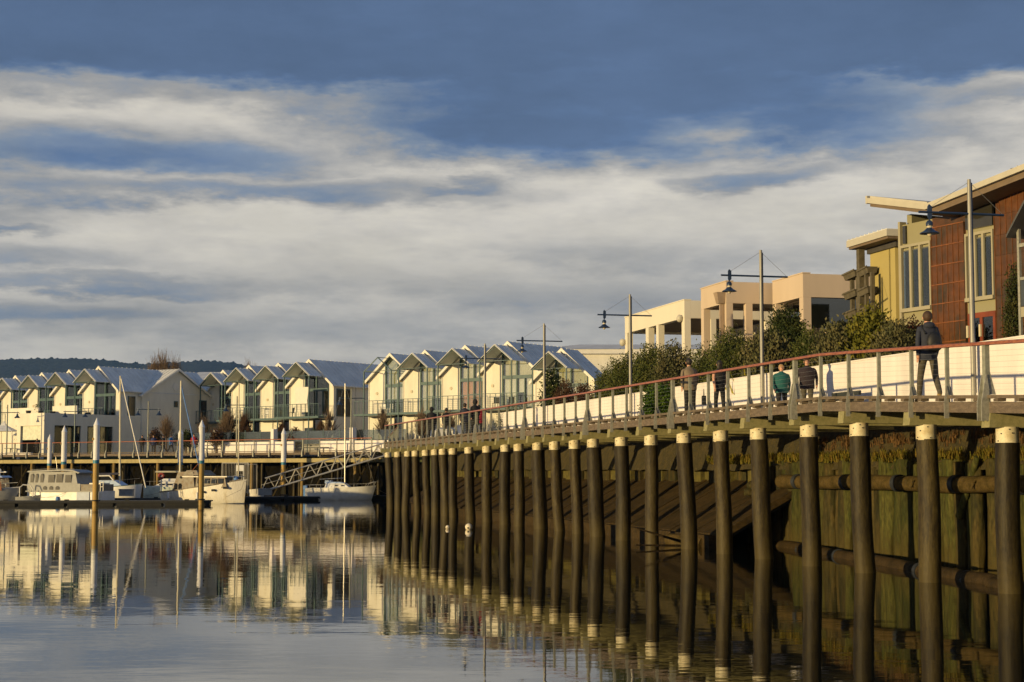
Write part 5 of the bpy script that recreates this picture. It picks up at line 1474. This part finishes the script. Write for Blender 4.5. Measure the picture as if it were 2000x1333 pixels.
# ------------------------------------------------------------------ people
skin_m = mat('skin', (.55, .29, .19), .55, var=.05)
cloth = {}
def cm_(name, col): return mat('cloth_' + name, col, .85, var=.18, scale=5, bump=.004, bscale=14)
navy, black_c, khaki, teal_c, jeans, grey_j = cm_('navy', (.022, .026, .045)), cm_('black', (.012, .012, .014)), cm_('brown_grey', (.075, .065, .045)), cm_('teal', (.010, .095, .095)), cm_('jeans', (.05, .06, .09)), cm_('taupe', (.20, .155, .105))
red_c, blue_c, pale_c, dkblue = cm_('red', (.35, .015, .03)), cm_('blue', (.03, .14, .36)), cm_('pale', (.38, .38, .38)), cm_('dark_blue', (.02, .03, .10))
hair_d, hair_b, hair_f = mat('hair_dark', (.018, .013, .01), .6), mat('hair_brown', (.055, .028, .012), .7), mat('hair_fair', (.38, .24, .11), .6)
tan_shoe = mat('tan_shoe', (.36, .25, .10), .6)

def person(label, loc, rz, h=1.75, top=navy, legs=black_c, shoe=black_m, hair=hair_d, stride=.3, arm=.15, hood=False, bulk=1.0, lean=0.0, elbow=.25, long_coat=False, arms=None, near=True, hair_long=False, sleeve=True, group=None, head_tilt=0.0):
    k = h / 1.75
    hipL, hipR = (-.095, 0, .90), (.095, 0, .90)
    s_ = stride
    # joints: forward +y
    kneeL = (-.10, s_ * .33, .50); kneeR = (.10, -s_ * .18, .49)
    ankL = (-.10, s_ * .52, .085); ankR = (.10, -s_ * .62, .10 + max(0, s_ - .25) * .25)
    toeL = (-.11, ankL[1] + .17, .035); toeR = (.11, ankR[1] + .15, .035 if s_ < .3 else .03)
    J = {}
    V = []; E = []; RAD = []; SEG = []
    def add(p, r, parent=None, seg='top'):
        V.append(Vector(p)); RAD.append(r)
        i = len(V) - 1
        if parent is not None:
            E.append((parent, i)); SEG.append(seg)
        return i
    B_ = bulk
    pel = add((0, 0, .95), (.155 * B_, .11 * B_))
    wst = add((0, .005 + lean * .1, 1.10), (.15 * B_, .115 * B_), pel, 'top')
    ch = add((0, lean * .22, 1.30), (.175 * B_, .12 * B_), wst, 'top')
    nb = add((0, lean * .32 - .005, 1.455), (.085, .075), ch, 'top')
    nk = add((0, lean * .36 + .005, 1.515), (.052, .052), nb, 'skin')
    hd = add((0, lean * .40 + .02, 1.60), (.07, .08), nk, 'skin')
    ht = add((0, lean * .42 + .018 + head_tilt * .05, 1.685), (.066, .078), hd, 'skin')
    for sd_, hip, kn, an_, to in ((-1, hipL, kneeL, ankL, toeL), (1, hipR, kneeR, ankR, toeR)):
        a = add(hip, (.095 * B_, .10 * B_), pel, 'legs')
        b = add(kn, (.066, .068), a, 'legs')
        c0 = add(tuple(kn[i] * .55 + an_[i] * .45 for i in range(3)), (.060, .062), b, 'legs')
        c = add(an_, (.05, .052), c0, 'legs')
        add(to, (.045, .035), c, 'shoe')
    for sd_ in (-1, 1):
        sh = (sd_ * .185 * B_, lean * .26, 1.40)
        sw = arm * sd_
        if arms and arms.get(sd_):
            el_, wr = arms[sd_]
        else:
            el_ = (sd_ * (.235 * B_), lean * .2 + sw * .35 - .02, 1.13)
            wr = (sd_ * (.225 * B_), lean * .2 + sw + elbow * .25, .90)
        a = add(sh, (.062, .062), ch, 'top')
        b = add(el_, (.05, .05), a, 'top' if sleeve else 'skin')
        c = add(wr, (.036, .034), b, 'top' if sleeve else 'skin')
        d = (Vector(wr) - Vector(el_)).normalized()
        hnd = Vector(wr) + d * .075
        add(hnd, (.038, .022), c, 'skin')
    me = bpy.data.meshes.new('person')
    me.from_pydata(V, E, [])
    ob = bpy.data.objects.new('person', me)
    SC.collection.objects.link(ob)
    md = ob.modifiers.new('skin', 'SKIN')
    for i, sv in enumerate(me.skin_vertices[0].data):
        r = RAD[i]; sv.radius = (r[0], r[1]) ; sv.use_root = (i == 0)
    md.use_smooth_shade = True
    md2 = ob.modifiers.new('sub', 'SUBSURF'); md2.levels = 2 if near else 1; md2.render_levels = md2.levels
    dg = bpy.context.evaluated_depsgraph_get()
    me2 = bpy.data.meshes.new_from_object(ob.evaluated_get(dg))
    ob.modifiers.clear(); ob.data = me2
    bpy.data.meshes.remove(me)
    me2.materials.clear()
    mats_ = {'top': top, 'legs': legs, 'skin': skin_m, 'shoe': shoe}
    keys = list(mats_)
    for q in keys: me2.materials.append(mats_[q])
    segs = [(V[a], V[b], SEG[i], (RAD[a][0] + RAD[b][0]) / 2) for i, (a, b) in enumerate(E)]
    coat = .78 if not long_coat else .55
    for pf in me2.polygons:
        c = pf.center; best = None
        for a, b, sg_, rr_ in segs:
            ab = b - a; tt = max(0, min(1, (c - a).dot(ab) / ab.length_squared))
            dd = (a + ab * tt - c).length - rr_ * .3
            if best is None or dd < best[0]: best = (dd, sg_)
        sg_ = best[1]
        if sg_ == 'legs' and c.z > coat + .06: sg_ = 'top'
        pf.material_index = keys.index(sg_); pf.use_smooth = True
    ob.location = loc; ob.rotation_euler = (0, 0, rz); ob.scale = (k, k, k)
    # jacket hem gives the coat its flare
    hem = .80 if not long_coat else .58
    n = 20
    jk = MB(); prof = [(hem, .175 * B_, .135 * B_), (hem + .06, .185 * B_, .145 * B_), (1.02, .178 * B_, .14 * B_), (1.2, .19 * B_, .145 * B_), (1.36, .20 * B_, .135 * B_), (1.44, .14 * B_, .11), (1.49, .07, .07)]
    vs = []
    for z, rx, ry in prof:
        for i in range(n):
            a = 2 * math.pi * i / n
            w_ = 1 + .04 * math.sin(5 * a + z * 9)
            vs.append((rx * w_ * math.cos(a), lean * (z - .95) * .6 + ry * w_ * math.sin(a) , z))
    jk.add(vs, [(j * n + i, j * n + (i + 1) % n, (j + 1) * n + (i + 1) % n, (j + 1) * n + i) for j in range(len(prof) - 1) for i in range(n)])
    part('jacket', jk, top, ob, smooth=True, fix=False)
    hy = lean * .41 + .018
    hm = MB().ball((0, hy - .022, 1.648), .093, .106, .112, 14, 10)
    hm.v = [(x, y, z) if not (y > hy + .035 and z < 1.685) else (x * .86, hy + .035, z) for x, y, z in hm.v]
    if hair_long: hm.ball((0, hy - .05, 1.56), .095, .06, .13, 12, 8)
    part('hair', hm, hair, ob, smooth=True)
    if hood:
        part('hood', MB().ball((0, hy - .10, 1.47), .12, .075, .07, 12, 8) if hood == 'down' else MB().ball((0, hy - .02, 1.64), .115, .12, .145, 14, 10), top, ob, smooth=True)
    if near:
        fc = MB().ball((0, hy + .098, 1.615), .014, .022, .022, 8, 6)
        part('nose', fc, skin_m, ob, smooth=True)
        part('eye', MB().ball((-.03, hy + .082, 1.64), .011, .008, .007, 8, 6), hair_d, ob); part('eye', MB().ball((.03, hy + .082, 1.64), .011, .008, .007, 8, 6), hair_d, ob)
        part('mouth', MB().box(-.022, .022, hy + .080, hy + .088, 1.567, 1.573), mat('lips', (.35, .12, .09), .5), ob)
        for sx in (-1, 1): part('ear', MB().ball((sx * .083, hy + .005, 1.62), .012, .02, .03, 8, 6), skin_m, ob, smooth=True)
        for sd_ in (-1, 1):
            if arms and arms.get(sd_): el_, wr = arms[sd_]
            else:
                el_ = (sd_ * (.235 * B_), lean * .2 + arm * sd_ * .35 - .02, 1.13); wr = (sd_ * (.225 * B_), lean * .2 + arm * sd_ + elbow * .25, .90)
            d = (Vector(wr) - Vector(el_)).normalized(); base = Vector(wr) + d * .085
            fwd = Vector((0, 1, 0)); fwd = (fwd - d * fwd.dot(d)).normalized(); sidev = d.cross(fwd)
            fg = MB()
            for q, l_ in enumerate((.055, .068, .064, .05)):
                o_ = base + fwd * (.024 - .016 * q)
                m_ = o_ + d * l_ * .5 + sidev * sd_ * .004
                fg.path([o_ - d * .02, m_, m_ + d * l_ * .4 - sidev * sd_ * -.012], [.0085, .008, .006], n=6)
            o_ = Vector(wr) + d * .05 + fwd * .03
            fg.path([o_, o_ + d * .03 + fwd * .02, o_ + d * .055 + fwd * .022], [.010, .009, .007], n=6)
            part('fingers', fg, skin_m, ob, smooth=True)
    ob.name = 'person'
    tag(ob, label, 'person', group)
    return ob

def on_walk(px, o):
    s = (17.2 + o * 1.03) / ((px - 1000) / 3200 + .245) / .9713 - o * .245
    return WL(o, s, 3.935 + dz(s)), s
PI = math.pi
g1 = 'people walking on the near boardwalk'
p_, s_ = on_walk(1815, .2)
man = person('person seen from behind in a dark hooded jacket with a backpack, nearest on the boardwalk', tuple(p_), BROT - .12, 1.94, navy, khaki, tan_shoe, hair_b, stride=.5, arm=.08, hood='down', bulk=.94, group=g1)
bp = thing('backpack', 'dark backpack worn low on the back of the nearest walking person', 'backpack', tuple(p_), BROT - .12)
bp.scale = (1.11,) * 3
part('bag', MB().ball((.05, -.20, 1.14), .15, .09, .20, 14, 10), mat('backpack_cloth', (.008, .008, .009), .6), bp, smooth=True)
part('pocket', MB().ball((.07, -.27, 1.05), .10, .05, .09, 12, 8), black_m, bp, smooth=True)
part('strap', MB().path([(-.10, -.14, 1.30), (-.13, -.02, 1.47), (-.12, .12, 1.36)], .018, n=6).path([(.14, -.14, 1.30), (.13, -.02, 1.47), (.13, .12, 1.36)], .018, n=6).path([(-.05, -.16, .98), (-.18, -.02, 1.0), (-.1, .15, 1.05)], .012, n=6), black_m, bp, smooth=True)
p_, s_ = on_walk(1348, .4)
person('person in a taupe jacket and dark cap walking away near the middle of the boardwalk', tuple(p_), BROT + .05, 1.80, grey_j, black_c, black_m, hair_d, stride=.12, arm=.10, bulk=1.12, lean=.15, group=g1)
hb = thing('hand_bag', 'small dark bag hanging beside the person in the taupe jacket', 'bag', tuple(p_ + Vector((.42, .0, .50))), 0)
part('pouch', MB().box(-.06, .06, -.09, .09, -.12, .16), black_m, hb); part('handle', MB().path([(0, -.07, .16), (0, 0, .36), (0, .07, .16)], .012, n=5), black_m, hb)
p_, s_ = on_walk(1406, 1.0)
person('person with long dark hair in a black top walking away beside the taupe jacket', tuple(p_), BROT, 1.68, black_c, black_c, black_m, hair_d, stride=.22, arm=.22, bulk=.98, hair_long=True, sleeve=False, group=g1)
p_, s_ = on_walk(1527, 3.1)
person('person with fair hair in a teal fleece walking towards the camera', tuple(p_), BROT + PI - .2, 1.62, teal_c, black_c, black_m, hair_f, stride=.15, arm=.16, bulk=1.22, group=g1)
p_, s_ = on_walk(1577, 3.1)
person('person in a black pullover and brown trousers walking beside the teal fleece', tuple(p_), BROT + PI - .35, 1.69, cm_('plum_black', (.022, .014, .02)), khaki, black_m, hair_b, stride=.3, arm=.12, elbow=.6, bulk=1.28, group=g1)
far = [(843, .4, 1.86, black_c, black_c, 'person in a black pointed hood behind the far handrail', 'up', 0), (872, .8, 1.75, black_c, jeans, 'person in dark clothes just right of the hooded person on the far boardwalk', None, 0),
       (908, .6, 1.78, navy, black_c, 'person in a navy coat on the boardwalk in front of the orange blinds', None, 0), (928, .5, 1.84, black_c, black_c, 'person in a dark hood beside the farthest near lamp post', 'up', 0), (936, 1.4, 1.7, red_c, black_c, 'person in a red and black jacket half hidden beside the farthest near lamp post', None, 0)]
for px, o, h_, tp, lg, lab, hd_, _ in far:
    p_, s_ = on_walk(px, o)
    person(lab, tuple(p_), BROT + rnd.uniform(-.4, .4), h_, tp, lg, hood=hd_, stride=.25, near=False, long_coat=hd_ == 'up', bulk=1.1, group='people far along the near boardwalk')
def on_prom(px, o=1.6):
    k = (px - 1000) / 3200
    d = (C_ - B).normalized(); n_ = Vector((-d.y, d.x, 0)) * -1
    if n_.y < 0: n_ = -n_
    b0 = B + n_ * o
    t = (k * b0.y - b0.x) / (d.x - k * d.y)
    q = b0 + d * t
    return Vector((q.x, q.y, 3.9))
for px, h_, tp, lg, hr, lab, rz_, st in [(279, 1.75, black_c, black_c, hair_d, 'person in black leaning at the far promenade rail', PI, .1), (301, 1.75, dkblue, black_c, hair_d, 'person in a dark blue jacket standing on the far promenade', PI, .1),
        (320.5, 1.72, black_c, black_c, hair_d, 'person in black walking on the far promenade left of the bright blue jacket', PI / 2, .55), (335, 1.75, blue_c, black_c, hair_d, 'person in a bright blue jacket on the far promenade', -PI / 2 - .4, .5),
        (380, 1.78, red_c, pale_c, hair_b, 'person in a red jacket and pale trousers between the two white mooring piles', PI, .1), (74, 1.6, black_c, black_c, hair_d, 'person in dark clothes seated height at the cafe rail', PI, .1)]:
    person(lab, tuple(on_prom(px)), rz_, h_, tp, lg, hair=hr, stride=st, near=False, bulk=1.15, group='people on the far promenade')

# ------------------------------------------------------------------ benches
bench_m = mat('dark_bench', (.035, .04, .035), .6)
def bench(label, px, o=3.35):
    q, s = on_walk(px, o)
    t = thing('bench', label, 'bench', tuple(q), BROT, 'low dark benches against the white wall')
    part('seat', MB().box(-.22, .22, -1.0, 1.0, .38, .44), bench_m, t)
    part('backrest', MB().box(.18, .24, -.9, .9, .5, .62), bench_m, t)
    for y in (-.7, .7):
        part('leg', MB().box(-.18, .2, y - .03, y + .03, 0, .38), bench_m, t)
bench('low dark bench against the white wall, right of the walking couple', 1640)
bench('low dark bench against the white wall below the fourth lamp post', 1062)
def pbench(px, label):
    q = on_prom(px, 3.2)
    t = thing('bench', label, 'bench', tuple(q), rzp, 'dark benches on the far promenade')
    part('seat', MB().box(-.2, .2, -.8, .8, .42, .48), bench_m, t)
    part('leg', MB().box(-.03, .03, -.4, -.34, 0, .42), bench_m, t); part('leg', MB().box(-.03, .03, .34, .4, 0, .42), bench_m, t)
pbench(410, 'dark bench on the far promenade right of the second white pile'); pbench(600, 'dark bench on the far promenade right of the gangway pile'); pbench(627, 'dark bench on the far promenade above the small sailboat')
# white chairs at the end of the near boardwalk
for i, (px, o, w_) in enumerate([(845, 2.3, 'first from the left'), (856, 2.6, 'second from the left'), (864, 2.3, 'third from the left'), (878, 2.7, 'just left of the round table'), (890, 2.5, 'just right of the round table'), (900, 2.2, 'left of the person in navy'), (926, 2.8, 'rightmost, beside the last lamp post')]):
    q, s = on_walk(px, o)
    t = thing('cafe_chair', 'white plastic chair behind the far railing, ' + w_, 'chair', tuple(q), rnd.uniform(0, 6), 'white chairs behind the far railing')
    part('seat', MB().box(-.24, .24, -.24, .24, .42, .46), chair_w, t)
    part('backrest', MB().prism([(-.24, .46), (.24, .46), (.24, .8), (.14, .92), (-.14, .92), (-.24, .8)], .2, .24), chair_w, t)
    for sx in (-.2, .2):
        for sy in (-.2, .2): part('leg', MB().box(sx - .02, sx + .02, sy - .02, sy + .02, 0, .42), chair_w, t)
for i, (px, o, lab) in enumerate([(884, 2.2, 'white round table behind the far railing')]):
    q, s = on_walk(px, o)
    tag(part('cafe_table', MB().lathe([(.05, 0), (.05, .7), (.5, .71), (.5, .74)], n=14), chair_w, None, tuple(q)), lab, 'table')

# ------------------------------------------------------------------ vegetation
bark = mat('bark', (.075, .05, .03), .9, var=.3, bump=.01)
leaf_mats = {}
def leaf_mat(name, c1, c2, rough=.55):
    if name in leaf_mats: return leaf_mats[name]
    m = mat('leaf_' + name, c1, .75, var=.3, scale=2.2, col2=c2, spec=.15)
    leaf_mats[name] = m
    return m
LD = leaf_mat('dark', (.050, .068, .018), (.105, .108, .028)); LO = leaf_mat('olive', (.075, .078, .034), (.13, .115, .05)); LY = leaf_mat('yellow', (.10, .105, .015), (.16, .14, .02)); LB = leaf_mat('bright', (.045, .09, .012), (.08, .13, .015)); LR = leaf_mat('rusty', (.06, .035, .02), (.085, .045, .025)); LC = leaf_mat('conifer', (.03, .042, .014), (.055, .055, .016)); LG = leaf_mat('deep', (.022, .036, .011), (.06, .068, .018))
TW = mat('twig', (.13, .085, .05), .8, var=.3)
def shrub(name, label, cat, c, rx, ry, h, m, leaf=.09, n_br=260, per=16, up=.5, seed=1, z0=3.75, trunk=True, stiff=.7, skirt=0.0, group='shrubs behind the white wall'):
    rg = random.Random(seed)
    t = thing(name, label, cat, (c[0], c[1], z0), 0, group)
    if trunk:
        tb = MB()
        for k in range(5):
            a = rg.uniform(0, 6.28); tb.path([(0, 0, -.3), (math.cos(a) * rx * .15, math.sin(a) * ry * .15, h * .3), (math.cos(a) * rx * .5, math.sin(a) * ry * .5, h * .7)], [.07, .05, .02], n=5)
        part('trunk', tb, bark, t)
    b = MB()
    # lumpy envelope
    lob = [(rg.uniform(0, 6.28), rg.uniform(-.2, 1), rg.uniform(.75, 1.12)) for _ in range(9)]
    for k in range(n_br):
        a = rg.uniform(0, 2 * math.pi); v = rg.uniform(-.35 - skirt, 1.0)
        r_ = math.sqrt(max(0, 1 - max(v, 0) ** 2))
        sc = 1.0
        for la, lv, ls in lob:
            d_ = math.cos(a - la) * r_
            if d_ > .6 and abs(v - lv) < .5: sc *= 1 + (ls - 1) * (d_ - .6) * 2.5
        sc *= rg.uniform(.62, 1.06) if k % 3 else rg.uniform(.35, .9)
        cz = h * .5
        e = Vector((math.cos(a) * rx * r_ * sc, math.sin(a) * ry * r_ * sc, cz + v * h * .5 * sc))
        dirn = Vector((e.x / rx, e.y / ry, (e.z - cz) / (h * .5) + up)).normalized()
        for q in range(per):
            u_ = rg.random() ** .6
            pos = e - dirn * (1 - u_) * min(rx, h) * .42 + Vector((rg.gauss(0, leaf * .9), rg.gauss(0, leaf * .9), rg.gauss(0, leaf * .9)))
            ld = (dirn * stiff + Vector((rg.gauss(0, .5), rg.gauss(0, .5), rg.gauss(0, .5)))).normalized()
            sdv = ld.cross(Vector((rg.gauss(0, 1), rg.gauss(0, 1), rg.gauss(0, 1))))
            if sdv.length < 1e-3: continue
            sdv.normalize()
            l_ = leaf * rg.uniform(.6, 1.3); w_ = l_ * .28
            b.v += [tuple(pos), tuple(pos + ld * l_ * .5 + sdv * w_), tuple(pos + ld * l_), tuple(pos + ld * l_ * .5 - sdv * w_)]
            i = len(b.v) - 4; b.f.append((i, i + 1, i + 2, i + 3))
    part('foliage', b, m, t, fix=False)
    return t
def sh(px, o, wpx, ytop, label, m, seed, leaf=.09, n=300, up=.5, name='shrub', skirt=0.0, stiff=.7, depth=1.0, z0=3.75, cat='shrub', per=16):
    Y = (17.2 + o * 1.03) / ((px - 1000) / 3200 + .245); X = (px - 1000) / 3200 * Y
    ztop = EYE + (920 - ytop) / 3200 * Y
    rx = wpx / 3200 * Y * 1.12; n = int(n * 2.3); leaf *= .86
    return shrub(name, label, cat, (X, Y), rx, depth, ztop - z0, m, leaf, n, per, up, seed, z0=z0, skirt=skirt, stiff=stiff)
sh(1188, 5.6, 36, 712, 'dark dense shrub at the left end of the shrub bank, spilling over the white wall', LD, 1, n=420, skirt=.3, depth=1.3)
sh(1222, 5.6, 46, 688, 'dark dense shrub behind the third lamp post', LD, 2, n=620, skirt=.3, depth=1.3)
sh(1272, 5.8, 42, 672, 'dark green shrub with upright shoots in front of the cream house', LD, 3, leaf=.11, n=520, up=1.2, skirt=.25)
sh(1318, 6.1, 40, 668, 'grey olive shrub with sparse upright shoots below the cream house columns', LO, 4, leaf=.12, n=420, up=1.4, skirt=.2)
sh(1287, 3.55, 33, 752, 'low bright green bush in front of the white wall behind the railing', LB, 5, leaf=.10, n=460, up=.2, skirt=.6, depth=.42, z0=3.95)
sh(1378, 5.9, 46, 676, 'brown green shrub behind the person in the taupe jacket', LD, 6, n=560, skirt=.35, depth=1.2)
sh(1432, 6.0, 52, 640, 'broad brown green shrub below the peach building', LD, 7, n=760, skirt=.3, depth=1.3)
sh(1503, 5.3, 48, 650, 'grey green olive shrub with arching shoots in front of the second lamp post', LO, 8, leaf=.15, n=520, up=1.3, stiff=1.1, skirt=.2)
sh(1532, 7.0, 50, 603, 'tall rounded deep green shrub, the highest of the bank', LG, 9, leaf=.11, n=900, up=.1, depth=1.3)
sh(1578, 6.2, 34, 640, 'dark shrub right of the tall rounded one', LD, 10, n=420, skirt=.2)
sh(1645, 5.6, 52, 633, 'silvery olive shrub with long pale shoots below the planter frames', LO, 11, leaf=.15, n=620, up=1.2, stiff=1.1, skirt=.2)
sh(1702, 6.2, 42, 603, 'yellow green leafy shrub in front of the olive house corner', LY, 12, leaf=.15, n=520, up=.8, skirt=.2, per=13)
sh(1752, 5.7, 46, 628, 'grey green shrub left of the person with the backpack', LO, 13, leaf=.12, n=520, up=.8, skirt=.25)
sh(1782, 6.5, 26, 622, 'small reddish shrub under the window of the rust red house', LR, 14, leaf=.10, n=220)
sh(1104, 6.0, 26, 742, 'low rusty brown shrub beyond the left end of the shrub bank', LR, 15, n=360, skirt=.1)
sh(1140, 5.6, 24, 748, 'low red brown weeping shrub behind the yellow flax', LR, 16, n=320, skirt=.2)
sh(1078, 7.5, 18, 722, 'small open green tree in front of the last terrace gable', LG, 17, leaf=.2, n=150, per=9)
shrub('cypress', 'narrow dark cypress against the rust red cladding', 'tree', (14.0, 45.4), .30, .30, 4.3, LC, .07, 520, 14, 1.6, 18, z0=3.75, group=None)
# hedge on top of the wall, far part
hg = sh(1010, 4.8, 40, 790, 'low dark hedge along the top of the far end of the white wall', LG, 19, n=260, name='hedge', leaf=.08)
# flax
fx = thing('flax', 'yellow green flax clump behind the white wall', 'plant', tuple(WL(4.9, 57.9, 3.8)), 0)
fl_m = mat('flax_leaf', (.30, .26, .02), .6, var=.2)
rf_ = random.Random(8)
for k in range(26):
    a = rf_.uniform(0, 6.28); l_ = rf_.uniform(1.5, 2.5); ln = rf_.uniform(.1, .5)
    d = Vector((math.cos(a) * ln, math.sin(a) * ln, 1)).normalized(); s2 = Vector((-math.sin(a), math.cos(a), 0)) * .045
    b = MB().add([tuple(-s2), tuple(s2), tuple(d * l_ * .6 + s2), tuple(d * l_ * .6 - s2), tuple(d * l_ + Vector((math.cos(a), math.sin(a), -.3)) * .12)], [(0, 1, 2, 3), (3, 2, 4)])
    part('leaf', b, fl_m, fx, (rf_.uniform(-.5, .5), rf_.uniform(-1.4, 1.4), 0), fix=False)

# bare trees
def bare_tree(label, X, Y, z0, h, spread, seed, m=TW, trunk_h=.35, n=60, r=.10, thick=.018, group='small bare trees in the terrace gardens', gens=2):
    rg = random.Random(seed)
    t = thing('bare_tree', label, 'tree', (X, Y, z0), 0, group)
    th = h * trunk_h
    part('trunk', MB().path([(0, 0, -.3), (.03, 0, th * .5), (0, 0, th)], [r, r * .8, r * .75], n=7), bark, t)
    b = MB()
    for k in range(n):
        a = rg.uniform(0, 6.28); el = rg.uniform(.25, 1.5)
        d = Vector((math.cos(a) * math.cos(el), math.sin(a) * math.cos(el), math.sin(el)))
        L = (h - th) * rg.uniform(.7, 1.0)
        e = Vector((d.x * spread * rg.uniform(.8, 1.1), d.y * spread, d.z * L))
        mid = e * .5 + Vector((rg.gauss(0, .08), rg.gauss(0, .08), -.06)) * spread
        b.path([(0, 0, th - .05), Vector((0, 0, th)) + mid, Vector((0, 0, th)) + e], [thick * 2.2, thick * 1.4, thick * .6], n=4, caps=False)
        for q in range(gens):
            o_ = Vector((0, 0, th)) + mid * rg.uniform(.8, 1.6)
            b.tube(o_, o_ + (e * .4 + Vector((rg.gauss(0, .2), rg.gauss(0, .2), rg.gauss(.1, .15))) * spread), thick, thick * .5, n=3, caps=False)
    part('crown', b, m, t)
    return t
def bt(px, D, ytop, ybase, hw, label, seed, **kw):
    kw['n'] = int(kw.get('n', 60) * 1.8); kw['thick'] = kw.get('thick', .018) * .55; kw['gens'] = 3
    X = (px - 1000) / 3200 * D; z0 = 3.9
    zt = EYE + (920 - ytop) / 3200 * D
    bare_tree(label, X, D, z0, zt - z0, hw / 3200 * D, seed, **kw)
bt(326, 160, 812, 0, 19, 'small bare fan shaped tree before the broad grey gable wall', 1, trunk_h=.42, thick=.02)
bt(399, 159, 812, 0, 17, 'bare tree behind the tip of the second white mooring pile', 2, n=70)
bt(446, 156, 802, 0, 22, 'brown twiggy tree below the second middle terrace house', 3, n=120, thick=.03)
bt(478, 155, 806, 0, 16, 'dark red brown bush like tree left of the middle terrace balconies', 4, n=110, thick=.03, m=LR)
bt(551, 151, 824, 0, 12, 'dark small tree below the third middle terrace house', 5, n=80, m=LR, thick=.03)
bt(628, 149, 822, 0, 13, 'dark reddish small tree below the pale shade sail', 6, n=80, m=LR, thick=.03)
bt(644, 146, 800, 0, 15, 'bare forked tree in front of the middle terrace end house', 7, n=26, thick=.04)
bt(748, 142, 798, 0, 15, 'bare tree just left of the near boardwalk railing', 8, n=60, thick=.03)
bt(824, 140, 800, 0, 17, 'bare fan shaped tree behind the hooded person', 9, n=60, thick=.03)
bt(878, 138, 802, 0, 16, 'bare tree in front of the orange blinds', 10, n=60, thick=.03)
for i, (px, w_, top_) in enumerate([(300, 15, 700), (318, 20, 691), (340, 16, 702)]):
    X = (px - 1000) / 3200 * 260
    bare_tree(['left of three tall bare trees standing behind the broad gable', 'tallest of three bare trees standing behind the broad gable', 'right of three tall bare trees standing behind the broad gable'][i], X, 260, 3.8, EYE + (920 - top_) / 3200 * 260 - 3.8, w_ * 1.35 / 3200 * 260, 40 + i, n=240, thick=.022, trunk_h=.55, r=.3, group='tall bare trees behind the terraces', gens=3)
for i, (px, w_, top_) in enumerate([(484, 10, 707), (497, 9, 711)]):
    X = (px - 1000) / 3200 * 260
    bare_tree(['left of two thin bare treetops over the middle terrace roofs', 'right of two thin bare treetops over the middle terrace roofs'][i], X, 260, 3.8, EYE + (920 - top_) / 3200 * 260 - 3.8, w_ * 1.35 / 3200 * 260, 50 + i, n=140, thick=.022, trunk_h=.6, r=.25, group='tall bare trees behind the terraces')
# garden shrubs on the terrace gardens
def gs(px, D, ytop, hw, label, m, seed):
    X = (px - 1000) / 3200 * D; zt = EYE + (920 - ytop) / 3200 * D
    shrub('garden_shrub', label, 'shrub', (X, D), hw / 3200 * D, .8, zt - 3.9, m, .16, 130, 12, .4, seed, z0=3.9, trunk=True, group='shrubs in the terrace gardens')
gs(305, 154, 838, 9, 'red leaved shrub beside the double lamp post', LR, 61); gs(365, 154, 842, 7, 'small green shrub between the white mooring piles', LG, 62)
gs(424, 150, 838, 12, 'dark shrub behind the glass fence near the second white pile', LR, 63); gs(575, 147, 838, 12, 'dark shrub behind the glass fence right of the gangway pile', LR, 64)
gs(618, 146, 840, 14, 'green shrub behind the glass fence above the sailboat', LG, 65); gs(700, 144, 842, 14, 'dark green shrub behind the glass fence beside the grey end wall', LG, 66)
gs(44, 176, 792, 4, 'small green potted palm on the cafe roof terrace, left one', LG, 67); gs(75, 174, 792, 4, 'small green potted palm on the cafe roof terrace, right one', LG, 68)
